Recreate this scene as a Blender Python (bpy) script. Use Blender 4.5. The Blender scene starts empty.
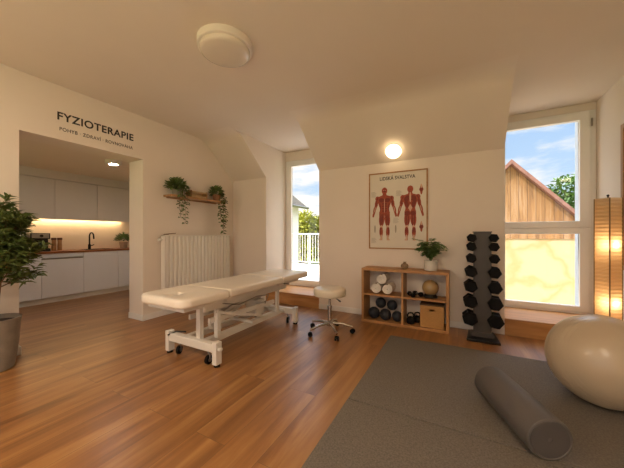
import bpy, bmesh, math, random
from mathutils import Vector, Matrix, Euler
random.seed(7)
PI = math.pi
scene = bpy.context.scene
COL = scene.collection

# ---------------------------------------------------------------- camera
cam_d = bpy.data.cameras.new('camera')
cam = bpy.data.objects.new('camera', cam_d)
COL.objects.link(cam)
cam_d.sensor_width = 36.0
cam_d.lens = 36.0 * 275.0 / 624.0
cam_d.shift_y = 0.0016
cam_d.clip_start = 0.02
cam.location = (0, 0, 1.25)
cam.rotation_euler = (math.radians(90), 0, math.radians(28))
scene.camera = cam

# ---------------------------------------------------------------- view, world, sun
scene.view_settings.view_transform = 'Standard'
scene.view_settings.look = 'None'
scene.view_settings.exposure = 0.0
scene.view_settings.gamma = 1.0
scene.view_settings.use_curve_mapping = False

world = bpy.data.worlds.new('world')
scene.world = world
world.use_nodes = True
wt = world.node_tree
for n in list(wt.nodes):
    wt.nodes.remove(n)
w_out = wt.nodes.new('ShaderNodeOutputWorld')
w_bg = wt.nodes.new('ShaderNodeBackground')
w_tc = wt.nodes.new('ShaderNodeTexCoord')
w_sep = wt.nodes.new('ShaderNodeSeparateXYZ')
w_ramp = wt.nodes.new('ShaderNodeValToRGB')
w_map = wt.nodes.new('ShaderNodeMapping')
w_noise = wt.nodes.new('ShaderNodeTexNoise')
w_cr = wt.nodes.new('ShaderNodeValToRGB')
w_mix = wt.nodes.new('ShaderNodeMix')
w_mix.data_type = 'RGBA'
wt.links.new(w_tc.outputs['Generated'], w_sep.inputs[0])
wt.links.new(w_sep.outputs['Z'], w_ramp.inputs[0])
w_ramp.color_ramp.elements[0].position = 0.0
w_ramp.color_ramp.elements[0].color = (0.62, 0.80, 0.96, 1)
w_ramp.color_ramp.elements[1].position = 0.55
w_ramp.color_ramp.elements[1].color = (0.25, 0.47, 0.85, 1)
w_map.inputs['Scale'].default_value = (1.0, 1.0, 3.2)
wt.links.new(w_tc.outputs['Generated'], w_map.inputs[0])
wt.links.new(w_map.outputs[0], w_noise.inputs['Vector'])
w_noise.inputs['Scale'].default_value = 3.1
w_noise.inputs['Detail'].default_value = 7
w_noise.inputs['Roughness'].default_value = 0.55
w_cr.color_ramp.elements[0].position = 0.40
w_cr.color_ramp.elements[0].color = (0, 0, 0, 1)
w_cr.color_ramp.elements[1].position = 0.53
w_cr.color_ramp.elements[1].color = (1, 1, 1, 1)
wt.links.new(w_noise.outputs['Fac'], w_cr.inputs[0])
wt.links.new(w_cr.outputs[0], w_mix.inputs[0])
wt.links.new(w_ramp.outputs[0], w_mix.inputs[6])
w_mix.inputs[7].default_value = (1.0, 0.97, 0.93, 1)
w_hi = wt.nodes.new('ShaderNodeMapRange')      # whole sky boosted overhead, out of view, added to light the room
w_hi.inputs['From Min'].default_value = 0.38
w_hi.inputs['From Max'].default_value = 0.75
w_hi.inputs['To Min'].default_value = 1.0
w_hi.inputs['To Max'].default_value = 5.5
wt.links.new(w_sep.outputs['Z'], w_hi.inputs['Value'])
w_mul = wt.nodes.new('ShaderNodeVectorMath')
w_mul.operation = 'SCALE'
wt.links.new(w_mix.outputs[2], w_mul.inputs[0])
wt.links.new(w_hi.outputs[0], w_mul.inputs['Scale'])
wt.links.new(w_mul.outputs[0], w_bg.inputs['Color'])
w_bg.inputs['Strength'].default_value = 1.15
wt.links.new(w_bg.outputs[0], w_out.inputs[0])

sun_d = bpy.data.lights.new('sun', 'SUN')
sun = bpy.data.objects.new('sun', sun_d)
COL.objects.link(sun)
sun_d.energy = 3.5
sun_d.angle = math.radians(1.0)
sun_d.color = (1.0, 0.89, 0.74)
sun.rotation_euler = Vector((0.45, 0.62, -0.9)).to_track_quat('-Z', 'Y').to_euler()

REAR_FILL = 110.0       # emission of two unseen fill lamps, added to brighten the room
SLOPE_LAMP = 4.0
KITCHEN_LAMP = 170.0
LED = 30.0
PAPER_LAMP = 1.3       # base glow of the paper lantern; its two bulbs are point lights
BULB_W = 1.9

# ---------------------------------------------------------------- materials
def lin(c):
    return tuple((x / 12.92 if x <= 0.04045 else ((x + 0.055) / 1.055) ** 2.4) for x in c)

def hexc(h):
    h = h.lstrip('#')
    return lin(tuple(int(h[i:i + 2], 16) / 255 for i in (0, 2, 4)))

MATS = {}
def mat(name, color, rough=0.6, metal=0.0, var=0.08, scale=8.0, bump=0.0, bscale=60.0,
        emit=None, estr=0.0, spec=0.5, coat=0.0, trans=0.0, stretch=None, sub=0.0):
    """Principled material with procedural colour variation and optional bump."""
    if name in MATS:
        return MATS[name]
    m = bpy.data.materials.new(name)
    m.use_nodes = True
    t = m.node_tree
    b = t.nodes['Principled BSDF']
    c = hexc(color) if isinstance(color, str) else color
    tc = t.nodes.new('ShaderNodeTexCoord')
    mp = t.nodes.new('ShaderNodeMapping')
    t.links.new(tc.outputs['Object'], mp.inputs[0])
    if stretch:
        mp.inputs['Scale'].default_value = stretch
    nz = t.nodes.new('ShaderNodeTexNoise')
    nz.inputs['Scale'].default_value = scale
    nz.inputs['Detail'].default_value = 4
    t.links.new(mp.outputs[0], nz.inputs['Vector'])
    rp = t.nodes.new('ShaderNodeValToRGB')
    rp.color_ramp.elements[0].position = 0.3
    rp.color_ramp.elements[1].position = 0.7
    rp.color_ramp.elements[0].color = (*[max(0, x * (1 - var)) for x in c], 1)
    rp.color_ramp.elements[1].color = (*[min(1, x * (1 + var)) for x in c], 1)
    t.links.new(nz.outputs['Fac'], rp.inputs[0])
    t.links.new(rp.outputs[0], b.inputs['Base Color'])
    b.inputs['Roughness'].default_value = rough
    b.inputs['Metallic'].default_value = metal
    b.inputs['Specular IOR Level'].default_value = spec
    b.inputs['Coat Weight'].default_value = coat
    b.inputs['Transmission Weight'].default_value = trans
    if emit:
        b.inputs['Emission Color'].default_value = (*(hexc(emit) if isinstance(emit, str) else emit), 1)
        b.inputs['Emission Strength'].default_value = estr
    if bump:
        n2 = t.nodes.new('ShaderNodeTexNoise')
        n2.inputs['Scale'].default_value = bscale
        n2.inputs['Detail'].default_value = 3
        t.links.new(mp.outputs[0], n2.inputs['Vector'])
        bp = t.nodes.new('ShaderNodeBump')
        bp.inputs['Strength'].default_value = bump
        bp.inputs['Distance'].default_value = 0.01
        t.links.new(n2.outputs['Fac'], bp.inputs['Height'])
        t.links.new(bp.outputs[0], b.inputs['Normal'])
    MATS[name] = m
    return m

def wood(name, c1, c2, c3, rough=0.5, axis=1, scale=1.0, brick=None, gap=(0.03, 0.015, 0.008), gapsize=0.003, coat=0.0):
    """Grain runs along `axis`. brick=(length, width) adds separate boards."""
    m = bpy.data.materials.new(name)
    m.use_nodes = True
    t = m.node_tree
    b = t.nodes['Principled BSDF']
    tc = t.nodes.new('ShaderNodeTexCoord')
    mp = t.nodes.new('ShaderNodeMapping')
    t.links.new(tc.outputs['Object'], mp.inputs[0])
    s = [9.0 * scale] * 3
    s[axis] = 0.7 * scale
    mp.inputs['Scale'].default_value = s
    nz = t.nodes.new('ShaderNodeTexNoise')
    nz.inputs['Scale'].default_value = 1.0
    nz.inputs['Detail'].default_value = 8
    nz.inputs['Roughness'].default_value = 0.6
    nz.inputs['Distortion'].default_value = 0.6
    vec = mp.outputs[0]
    if brick:
        sep = t.nodes.new('ShaderNodeSeparateXYZ')
        t.links.new(tc.outputs['Object'], sep.inputs[0])
        cmb = t.nodes.new('ShaderNodeCombineXYZ')
        along = ['X', 'Y', 'Z'][axis]
        across = brick[2]
        t.links.new(sep.outputs[along], cmb.inputs['X'])
        t.links.new(sep.outputs[across], cmb.inputs['Y'])
        br = t.nodes.new('ShaderNodeTexBrick')
        br.offset = 0.37
        br.offset_frequency = 2
        br.squash = 1.0
        br.inputs['Scale'].default_value = 1.0
        br.inputs['Brick Width'].default_value = brick[0]
        br.inputs['Row Height'].default_value = brick[1]
        br.inputs['Mortar Size'].default_value = gapsize
        br.inputs['Mortar Smooth'].default_value = 0.1
        br.inputs['Bias'].default_value = 0.0
        br.inputs['Color1'].default_value = (0, 0, 0, 1)
        br.inputs['Color2'].default_value = (1, 1, 1, 1)
        br.inputs['Mortar'].default_value = (0.5, 0.5, 0.5, 1)
        t.links.new(cmb.outputs[0], br.inputs['Vector'])
        # shift the grain by the board's own random value
        sc = t.nodes.new('ShaderNodeVectorMath')
        sc.operation = 'SCALE'
        sc.inputs['Scale'].default_value = 1.6
        t.links.new(br.outputs['Color'], sc.inputs[0])
        ad = t.nodes.new('ShaderNodeVectorMath')
        ad.operation = 'ADD'
        t.links.new(mp.outputs[0], ad.inputs[0])
        t.links.new(sc.outputs[0], ad.inputs[1])
        vec = ad.outputs[0]
    t.links.new(vec, nz.inputs['Vector'])
    rp = t.nodes.new('ShaderNodeValToRGB')
    e = rp.color_ramp.elements
    e[0].position, e[1].position = 0.28, 0.72
    e[0].color = (*hexc(c1), 1)
    e[1].color = (*hexc(c3), 1)
    k = e.new(0.5)
    k.color = (*hexc(c2), 1)
    t.links.new(nz.outputs['Fac'], rp.inputs[0])
    col = rp.outputs[0]
    if brick:
        hsv = t.nodes.new('ShaderNodeHueSaturation')
        mr = t.nodes.new('ShaderNodeMapRange')
        mr.inputs['To Min'].default_value = 0.96
        mr.inputs['To Max'].default_value = 1.04
        t.links.new(br.outputs['Color'], mr.inputs['Value'])
        t.links.new(mr.outputs[0], hsv.inputs['Value'])
        t.links.new(col, hsv.inputs['Color'])
        mx = t.nodes.new('ShaderNodeMix')
        mx.data_type = 'RGBA'
        t.links.new(br.outputs['Fac'], mx.inputs[0])
        t.links.new(hsv.outputs[0], mx.inputs[6])
        mx.inputs[7].default_value = (*gap, 1)
        col = mx.outputs[2]
    t.links.new(col, b.inputs['Base Color'])
    b.inputs['Roughness'].default_value = rough
    b.inputs['Coat Weight'].default_value = coat
    b.inputs['Coat Roughness'].default_value = 0.3
    bp = t.nodes.new('ShaderNodeBump')
    bp.inputs['Strength'].default_value = 0.12
    bp.inputs['Distance'].default_value = 0.004
    t.links.new(nz.outputs['Fac'], bp.inputs['Height'])
    t.links.new(bp.outputs[0], b.inputs['Normal'])
    MATS[name] = m
    return m

M_wall = mat('plaster_wall', '#E8DACA', 0.85, var=0.015, scale=2.0, bump=0.06, bscale=90, spec=0.2)
M_ceil = mat('plaster_ceiling', '#E6D7C6', 0.9, var=0.015, scale=1.5, bump=0.05, bscale=80, spec=0.2)
M_base = mat('white_trim', '#E9E2D8', 0.4, var=0.01)
M_frame = mat('white_window_frame', '#EFEAE2', 0.35, var=0.01)
M_floor = wood('oak_floor', '#704A2A', '#956539', '#B1844F', 0.31, axis=1, scale=1.0,
               brick=(1.9, 0.245, 'X'), gap=(0.17, 0.085, 0.035), gapsize=0.0016)
M_oak = wood('oak_furniture', '#96673A', '#AE7C48', '#C08F5A', 0.5, axis=0, scale=1.6)
M_oakV = wood('oak_furniture_upright', '#96673A', '#AE7C48', '#C08F5A', 0.5, axis=2, scale=1.6)
M_oakY = wood('oak_shelf_board', '#8F6338', '#A97A4A', '#C0935F', 0.5, axis=1, scale=2)
M_ledge = wood('oak_ledge', '#A87442', '#C08A54', '#D2A068', 0.38, axis=0, scale=1.2)
M_counter = wood('walnut_counter', '#6B3A1E', '#86502C', '#9C6238', 0.4, axis=1, scale=1.5)
M_cab = mat('cabinet_front', '#E4E5EA', 0.35, var=0.01)
M_cabu = mat('cabinet_upper', '#DAD4CC', 0.4, var=0.01)
M_black = mat('black_plastic', '#15130F', 0.45)
M_rubber = mat('black_rubber', '#0D0B0A', 0.7, spec=0.2, bump=0.1, bscale=200)
M_blackm = mat('black_metal', '#1C1815', 0.35, metal=0.6)
M_rack = mat('rack_grey_metal', '#4A433D', 0.5, metal=0.1)
M_chrome = mat('chrome', '#C9C6C0', 0.18, metal=1.0)
M_steel = mat('steel', '#9A958C', 0.35, metal=1.0)
M_vinyl = mat('cream_vinyl', '#EBE0D0', 0.28, var=0.02, scale=5, bump=0.05, bscale=300, coat=0.2)
M_vinyl2 = mat('beige_vinyl', '#D8CBB4', 0.38, var=0.02, coat=0.15)
M_whitem = mat('white_metal', '#E2DCD2', 0.32, var=0.01)
M_rad = mat('radiator_enamel', '#EBE3D7', 0.35, var=0.01)
M_pot = mat('concrete_pot', '#8B8072', 0.75, var=0.12, scale=12, bump=0.2)
M_potw = mat('white_pot', '#CFC8BC', 0.6, var=0.05, scale=20)
M_terra = mat('terracotta_pot', '#9B6A45', 0.7, var=0.1)
M_grey = mat('grey_ceramic', '#8F8677', 0.6)
M_soil = mat('soil', '#2A1C12', 0.95, bump=0.5, var=0.3, scale=40)
M_leafd = mat('leaf_dark', '#5F6F38', 0.5, var=0.35, scale=9)
M_leafm = mat('leaf_mid', '#647C40', 0.5, var=0.35, scale=12)
M_bark = mat('bark', '#7A5A3A', 0.8, var=0.2, scale=20)
M_towel = mat('white_towel', '#E8DED0', 0.95, bump=0.6, bscale=150)
M_ballg = mat('gold_ball', '#A98A5C', 0.3, var=0.04, coat=0.3)
M_ball = mat('exercise_ball_vinyl', '#BBA88E', 0.3, var=0.03, scale=3, coat=0.25)
M_ball.node_tree.nodes['Principled BSDF'].inputs['Coat Roughness'].default_value = 0.25
M_roll = mat('foam_grey', '#5A5450', 0.55, var=0.05, bump=0.15, bscale=120)
M_rollend = mat('foam_end', '#504A47', 0.7, var=0.06, bump=0.2, bscale=160)
M_wick = mat('wicker', '#B4854A', 0.7, var=0.15, scale=30, stretch=(1, 1, 6), bump=0.4, bscale=60)
M_text = mat('letter_black', '#2A2320', 0.6)
M_paperw = mat('poster_paper', '#DCD2C0', 0.7, var=0.02)
M_muscle = mat('muscle_red', '#A0492F', 0.7, var=0.2, scale=60)
M_muscle2 = mat('muscle_dark', '#7E3222', 0.7, var=0.2, scale=60)
M_tendon = mat('tendon_pale', '#CFA78A', 0.7)
M_caption = mat('caption_grey', '#A59A86', 0.7)
M_stone = mat('vase_clay', '#8A7053', 0.7, var=0.15, scale=30)
M_lampoff = mat('opal_diffuser', '#E2D4C2', 0.22, var=0.01, coat=0.5)
M_lampring = mat('lamp_ring', '#E9DECF', 0.4, var=0.01)
M_rearfill = mat('fill_diffuser_lit', '#F0E2CC', 0.4, emit=(1.0, 0.80, 0.60), estr=REAR_FILL)
M_lampslope = mat('opal_globe_lit', '#F4E6CE', 0.4, emit=(1.0, 0.78, 0.48), estr=SLOPE_LAMP)
M_lampkit = mat('kitchen_diffuser_lit', '#F4E6CE', 0.4, emit=(1.0, 0.93, 0.86), estr=KITCHEN_LAMP)
M_led = mat('led_strip', '#FFE0B0', 0.4, emit=(1.0, 0.70, 0.36), estr=LED)
M_glassd = mat('smoked_glass', '#30302C', 0.08, var=0.0)

def glass_mat():
    m = bpy.data.materials.new('window_glass')
    m.use_nodes = True
    t = m.node_tree
    t.nodes.remove(t.nodes['Principled BSDF'])
    out = t.nodes['Material Output']
    tr = t.nodes.new('ShaderNodeBsdfTransparent')
    gl = t.nodes.new('ShaderNodeBsdfGlossy')
    gl.inputs['Roughness'].default_value = 0.02
    nz = t.nodes.new('ShaderNodeTexNoise')
    nz.inputs['Scale'].default_value = 2.0
    mr = t.nodes.new('ShaderNodeMapRange')
    mr.inputs['To Min'].default_value = 0.025
    mr.inputs['To Max'].default_value = 0.035
    t.links.new(nz.outputs['Fac'], mr.inputs['Value'])
    mx = t.nodes.new('ShaderNodeMixShader')
    t.links.new(mr.outputs[0], mx.inputs[0])
    t.links.new(tr.outputs[0], mx.inputs[1])
    t.links.new(gl.outputs[0], mx.inputs[2])
    t.links.new(mx.outputs[0], out.inputs[0])
    return m
M_glass = glass_mat()

def mat_rug():
    m = bpy.data.materials.new('grey_mat')
    m.use_nodes = True
    t = m.node_tree
    b = t.nodes['Principled BSDF']
    tc = t.nodes.new('ShaderNodeTexCoord')
    n1 = t.nodes.new('ShaderNodeTexNoise')
    n1.inputs['Scale'].default_value = 95
    n1.inputs['Detail'].default_value = 5
    n1.inputs['Roughness'].default_value = 0.7
    t.links.new(tc.outputs['Object'], n1.inputs['Vector'])
    rp = t.nodes.new('ShaderNodeValToRGB')
    rp.color_ramp.elements[0].position = 0.35
    rp.color_ramp.elements[1].position = 0.68
    rp.color_ramp.elements[0].color = (*hexc('#5E564D'), 1)
    rp.color_ramp.elements[1].color = (*hexc('#7F766B'), 1)
    t.links.new(n1.outputs['Fac'], rp.inputs[0])
    t.links.new(rp.outputs[0], b.inputs['Base Color'])
    b.inputs['Roughness'].default_value = 0.8
    bp = t.nodes.new('ShaderNodeBump')
    bp.inputs['Strength'].default_value = 0.5
    bp.inputs['Distance'].default_value = 0.006
    t.links.new(n1.outputs['Fac'], bp.inputs['Height'])
    t.links.new(bp.outputs[0], b.inputs['Normal'])
    return m
M_rug = mat_rug()

def mat_paper():
    """Ribbed rice paper, lit from inside by the bulbs of its own lamp."""
    m = bpy.data.materials.new('rice_paper')
    m.use_nodes = True
    t = m.node_tree
    t.nodes.remove(t.nodes['Principled BSDF'])
    out = t.nodes['Material Output']
    tc = t.nodes.new('ShaderNodeTexCoord')
    wv = t.nodes.new('ShaderNodeTexWave')
    wv.bands_direction = 'Z'
    wv.inputs['Scale'].default_value = 22
    wv.inputs['Distortion'].default_value = 2.5
    wv.inputs['Detail'].default_value = 3
    t.links.new(tc.outputs['Object'], wv.inputs['Vector'])
    rp = t.nodes.new('ShaderNodeValToRGB')
    rp.color_ramp.elements[0].color = (*hexc('#E3BC86'), 1)
    rp.color_ramp.elements[1].color = (*hexc('#F6DDB4'), 1)
    t.links.new(wv.outputs['Fac'], rp.inputs[0])
    df = t.nodes.new('ShaderNodeBsdfDiffuse')
    tl = t.nodes.new('ShaderNodeBsdfTranslucent')
    t.links.new(rp.outputs[0], df.inputs[0])
    t.links.new(rp.outputs[0], tl.inputs[0])
    mx = t.nodes.new('ShaderNodeMixShader')
    mx.inputs[0].default_value = 0.6
    t.links.new(df.outputs[0], mx.inputs[1])
    t.links.new(tl.outputs[0], mx.inputs[2])
    t.links.new(mx.outputs[0], out.inputs[0])
    return m
M_paper = mat_paper()

# ---------------------------------------------------------------- mesh helpers
class MB:
    def __init__(self):
        self.v, self.f, self.m = [], [], []
    def add(self, vs, fs, mi=0, M=None):
        o = len(self.v)
        for p in vs:
            p = Vector(p)
            self.v.append(M @ p if M is not None else p)
        for f in fs:
            self.f.append([o + i for i in f])
            self.m.append(mi)
        return self
    def box(self, x0, x1, y0, y1, z0, z1, mi=0, M=None):
        vs = [(x, y, z) for x in (x0, x1) for y in (y0, y1) for z in (z0, z1)]
        fs = [(0, 1, 3, 2), (4, 6, 7, 5), (0, 4, 5, 1), (2, 3, 7, 6), (0, 2, 6, 4), (1, 5, 7, 3)]
        return self.add(vs, fs, mi, M)
    def cyl(self, p0, p1, r0, r1=None, n=20, mi=0, M=None, cap=True):
        p0, p1 = Vector(p0), Vector(p1)
        r1 = r0 if r1 is None else r1
        a = (p1 - p0).normalized()
        b = a.orthogonal().normalized()
        c = a.cross(b)
        vs, fs = [], []
        for p, r in ((p0, r0), (p1, r1)):
            for i in range(n):
                t = 2 * PI * i / n
                vs.append(p + r * (math.cos(t) * b + math.sin(t) * c))
        for i in range(n):
            j = (i + 1) % n
            fs.append((i, j, n + j, n + i))
        if cap:
            fs.append(tuple(range(n))[::-1])
            fs.append(tuple(range(n, 2 * n)))
        return self.add(vs, fs, mi, M)
    def tube(self, pts, r, n=10, mi=0, M=None):
        """A smooth tube through points; r a number or one per point."""
        pts = [Vector(p) for p in pts]
        rs = r if isinstance(r, (list, tuple)) else [r] * len(pts)
        vs, fs = [], []
        prev = None
        for i, p in enumerate(pts):
            d = (pts[min(i + 1, len(pts) - 1)] - pts[max(i - 1, 0)]).normalized()
            if prev is None:
                b = d.orthogonal().normalized()
            else:
                b = (prev - d * prev.dot(d))
                b = b.normalized() if b.length > 1e-6 else d.orthogonal().normalized()
            prev = b
            c = d.cross(b)
            for k in range(n):
                t = 2 * PI * k / n
                vs.append(p + rs[i] * (math.cos(t) * b + math.sin(t) * c))
        for i in range(len(pts) - 1):
            for k in range(n):
                j = (k + 1) % n
                fs.append((i * n + k, i * n + j, (i + 1) * n + j, (i + 1) * n + k))
        fs.append(tuple(range(n))[::-1])
        o = (len(pts) - 1) * n
        fs.append(tuple(range(o, o + n)))
        return self.add(vs, fs, mi, M)
    def lathe(self, prof, n=32, mi=0, M=None):
        """prof: (r, z) pairs, revolved about Z."""
        vs, fs = [], []
        for r, z in prof:
            for k in range(n):
                t = 2 * PI * k / n
                vs.append((r * math.cos(t), r * math.sin(t), z))
        for i in range(len(prof) - 1):
            for k in range(n):
                j = (k + 1) % n
                fs.append((i * n + k, i * n + j, (i + 1) * n + j, (i + 1) * n + k))
        if prof[0][0] > 1e-5:
            fs.append(tuple(range(n))[::-1])
        if prof[-1][0] > 1e-5:
            o = (len(prof) - 1) * n
            fs.append(tuple(range(o, o + n)))
        return self.add(vs, fs, mi, M)
    def ball(self, c, r, n=24, k=14, mi=0, s=(1, 1, 1)):
        prof = [(max(1e-6, r * math.sin(PI * i / k)), -r * math.cos(PI * i / k)) for i in range(k + 1)]
        M = Matrix.Translation(c) @ Matrix.Diagonal((*s, 1))
        return self.lathe(prof, n, mi, M)
    def prism(self, poly, axis, a, b, mi=0):
        """poly in the two other axes, extruded along axis from a to b."""
        def mk(p, t):
            if axis == 0: return (t, p[0], p[1])
            if axis == 1: return (p[0], t, p[1])
            return (p[0], p[1], t)
        n = len(poly)
        vs = [mk(p, a) for p in poly] + [mk(p, b) for p in poly]
        fs = [tuple(range(n))[::-1], tuple(range(n, 2 * n))]
        fs += [(i, (i + 1) % n, n + (i + 1) % n, n + i) for i in range(n)]
        return self.add(vs, fs, mi)
    def build(self, name, mats, parent=None, smooth=False, bevel=0.0, loc=None, seg=2, angle=40):
        me = bpy.data.meshes.new(name)
        me.from_pydata([tuple(p) for p in self.v], [], self.f)
        mats = mats if isinstance(mats, (list, tuple)) else [mats]
        for m in mats:
            me.materials.append(m)
        for p, mi in zip(me.polygons, self.m):
            p.material_index = mi
            p.use_smooth = smooth
        bm = bmesh.new()
        bm.from_mesh(me)
        bmesh.ops.remove_doubles(bm, verts=bm.verts, dist=1e-5)
        bmesh.ops.recalc_face_normals(bm, faces=bm.faces)
        if smooth:
            for e in bm.edges:
                if len(e.link_faces) == 2 and e.calc_face_angle(0) > math.radians(angle):
                    e.smooth = False
        bm.to_mesh(me)
        bm.free()
        me.update()
        o = bpy.data.objects.new(name, me)
        COL.objects.link(o)
        if loc is not None:
            o.location = loc
        if parent is not None:
            o.parent = parent
        if bevel:
            bv = o.modifiers.new('bevel', 'BEVEL')
            bv.width = bevel
            bv.segments = seg
            bv.limit_method = 'ANGLE'
            bv.angle_limit = math.radians(35)
        return o

def thing(name, label, cat, loc=(0, 0, 0), rz=0.0, group=None):
    o = bpy.data.objects.new(name, None)
    o.empty_display_size = 0.1
    COL.objects.link(o)
    o.location = loc
    o.rotation_euler = (0, 0, rz)
    o['label'] = label
    o['category'] = cat
    if group:
        o['group'] = group
    return o

def tag(o, label, cat, group=None):
    o['label'] = label
    o['category'] = cat
    if group:
        o['group'] = group
    return o

def struct(o, label=None):
    o['kind'] = 'structure'
    if label:
        o['label'] = label
    return o

def copy_tree(o, parent=None):
    kids = list(o.children)
    c = o.copy()
    COL.objects.link(c)
    if parent is not None:
        c.parent = parent
    for k in kids:
        copy_tree(k, c)
    return c

def leaf(mb, p, d, up, L, W, mi=0, fold=0.25, droop=0.15):
    """One folded pointed leaf from p along d."""
    d = d.normalized()
    s = d.cross(up)
    if s.length < 1e-4:
        s = d.orthogonal()
    s.normalize()
    n = s.cross(d).normalized()
    a = p
    m1 = p + d * L * 0.4 - n * L * droop * 0.25
    t = p + d * L - n * L * droop
    l1 = p + d * L * 0.38 + s * W * 0.5 + n * W * fold
    r1 = p + d * L * 0.38 - s * W * 0.5 + n * W * fold
    l2 = p + d * L * 0.72 + s * W * 0.32 + n * W * fold * 0.6 - n * L * droop * 0.5
    r2 = p + d * L * 0.72 - s * W * 0.32 + n * W * fold * 0.6 - n * L * droop * 0.5
    m2 = p + d * L * 0.74 - n * L * droop * 0.55
    vs = [a, m1, m2, t, l1, l2, r1, r2]
    mb.add(vs, [(0, 1, 4), (1, 2, 5, 4), (2, 3, 5), (0, 6, 1), (1, 6, 7, 2), (2, 7, 3)], mi)

def rdir(zlo=-1, zhi=1):
    z = random.uniform(zlo, zhi)
    t = random.uniform(0, 2 * PI)
    r = math.sqrt(max(0, 1 - z * z))
    return Vector((r * math.cos(t), r * math.sin(t), z))

def text_mesh(name, body, size, mats, parent=None, bold=0.0, extrude=0.001, space=1.0):
    c = bpy.data.curves.new(name, 'FONT')
    c.body = body
    c.size = size
    c.extrude = extrude
    c.offset = bold
    c.space_character = space
    tmp = bpy.data.objects.new(name, c)
    COL.objects.link(tmp)
    dg = bpy.context.evaluated_depsgraph_get()
    dg.update()
    me = bpy.data.meshes.new_from_object(tmp.evaluated_get(dg))
    COL.objects.unlink(tmp)
    bpy.data.objects.remove(tmp)
    xs = [v.co.x for v in me.vertices]
    ys = [v.co.y for v in me.vertices]
    o = bpy.data.objects.new(name, me)
    me.materials.clear()
    me.materials.append(mats)
    COL.objects.link(o)
    if parent:
        o.parent = parent
    return o, (min(xs), max(xs), min(ys), max(ys))

# ---------------------------------------------------------------- room dimensions
XL, XR = -4.05, 1.575          # left wall, right wall
YB, YF = 4.19, -2.4            # back wall, wall behind the viewpoint
ZC, ZK = 2.97, 2.34            # ceiling, knee wall height under the slope
YS = 3.45                      # where the slope reaches the ceiling
N1 = (-3.21, -2.09)            # left dormer niche
N2 = (0.514, 1.575)            # right dormer niche
YW = 4.875                     # inner face of the windows
YO = 5.10                      # outside face of the wall
OY0, OY1, OZ = 1.10, 2.38, 2.35   # opening to the kitchen
KX, KY0, KY1, KZ = -7.25, -1.3, 3.95, 2.49
XP = -4.40

struct(MB().box(XL - 3.3, XR + 0.3, YF, YO, -0.1, 0.0).build('floor', M_floor))
struct(MB().box(XP - 0.05, XR + 0.3, YF - 0.15, YO, ZC, ZC + 0.12).build('ceiling', M_ceil))
def bez(p, q, r, n=10):
    return [tuple((1 - t) ** 2 * p[i] + 2 * t * (1 - t) * q[i] + t * t * r[i] for i in (0, 1)) for t in [k / n for k in range(n + 1)]]
_sx, _sz = (YB - YS), (ZC - ZK)
prof = [(YB, 0), (YB, ZK)] + bez((YS + 0.14 * _sx, ZC - 0.14 * _sz), (YS, ZC), (YS - 0.22, ZC - 0.001)) + [(YO, ZC), (YO, 0)]
wb = MB()
wb.prism(prof, 0, XL, N1[0]); wb.prism(prof, 0, N1[1], N2[0])
wb.box(N1[0], N1[1], YW - 0.02, YO, 2.79, ZC); wb.box(N2[0], N2[1], YW - 0.02, YO, 2.88, ZC)
wb.box(N1[0], N1[1], YW, YO, 0, 0.2); wb.box(N2[0], N2[1], YW, YO, 0, 0.2)
struct(wb.build('wall_back', M_wall, smooth=True, angle=20))
wl = MB()
wl.prism([(YF, 0), (OY0, 0), (OY0, OZ), (OY1, OZ), (OY1, 0), (YO, 0), (YO, ZC), (YF, ZC)], 0, XP, XL)
struct(wl.build('wall_left', M_wall))
struct(MB().box(XR, XR + 0.3, YF, YO, 0, ZC).build('wall_right', M_wall))
struct(MB().box(XP, -3.4, YF - 0.15, YF, 0, ZC).box(0.9, XR + 0.3, YF - 0.15, YF, 0, ZC).box(-3.4, 0.9, YF - 0.15, YF, 0, 0.3).box(-3.4, 0.9, YF - 0.15, YF, 2.6, ZC).build('wall_front', M_wall))
# kitchen shell
struct(MB().box(KX - 0.15, XP, KY0 - 0.15, KY1 + 0.15, KZ, KZ + 0.5).build('ceiling_kitchen', M_ceil))
kw = MB()
kw.box(KX - 0.15, KX, KY0 - 0.15, KY1, 0, KZ)
struct(kw.build('wall_kitchen_left', M_wall))
struct(MB().box(KX - 0.15, XP, KY1, KY1 + 0.15, 0, KZ).build('wall_kitchen_back', M_wall))
struct(MB().box(KX, -7.0, KY0 - 0.15, KY0, 0, KZ).box(-4.6, XP, KY0 - 0.15, KY0, 0, KZ).box(-7.0, -4.6, KY0 - 0.15, KY0, 0, 0.3).box(-7.0, -4.6, KY0 - 0.15, KY0, 2.35, KZ).build('wall_kitchen_front', M_wall))

# unseen pale rug behind the viewpoint, added to bounce sunlight upwards
tag(MB().box(-3.3, 1.2, -2.2, -0.3, 0, 0.012).build('bounce_rug', mat('cream_bounce', '#E4DCCF', 0.95, bump=0.4, bscale=200)), 'added cream bounce rug on the oak floor behind the viewpoint', 'rug')

# baseboards
bb = 0.085; bt = 0.014
struct(MB().box(XL, XL + bt, OY1 - 0.0, YB, 0, bb).box(XP, XL + bt, OY1 - bt, OY1, 0, bb).box(XL, XL + bt, YF, OY0, 0, bb).box(XP, XL + bt, OY0, OY0 + bt, 0, bb).build('baseboard_left', M_base, bevel=0.003))
struct(MB().box(XL + bt, N1[0], YB - bt, YB, 0, bb).box(N1[1], N2[0], YB - bt, YB, 0, bb).build('baseboard_back', M_base, bevel=0.003))
struct(MB().box(XR - bt, XR, YF, YB, 0, bb).build('baseboard_right', M_base, bevel=0.003))

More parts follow.
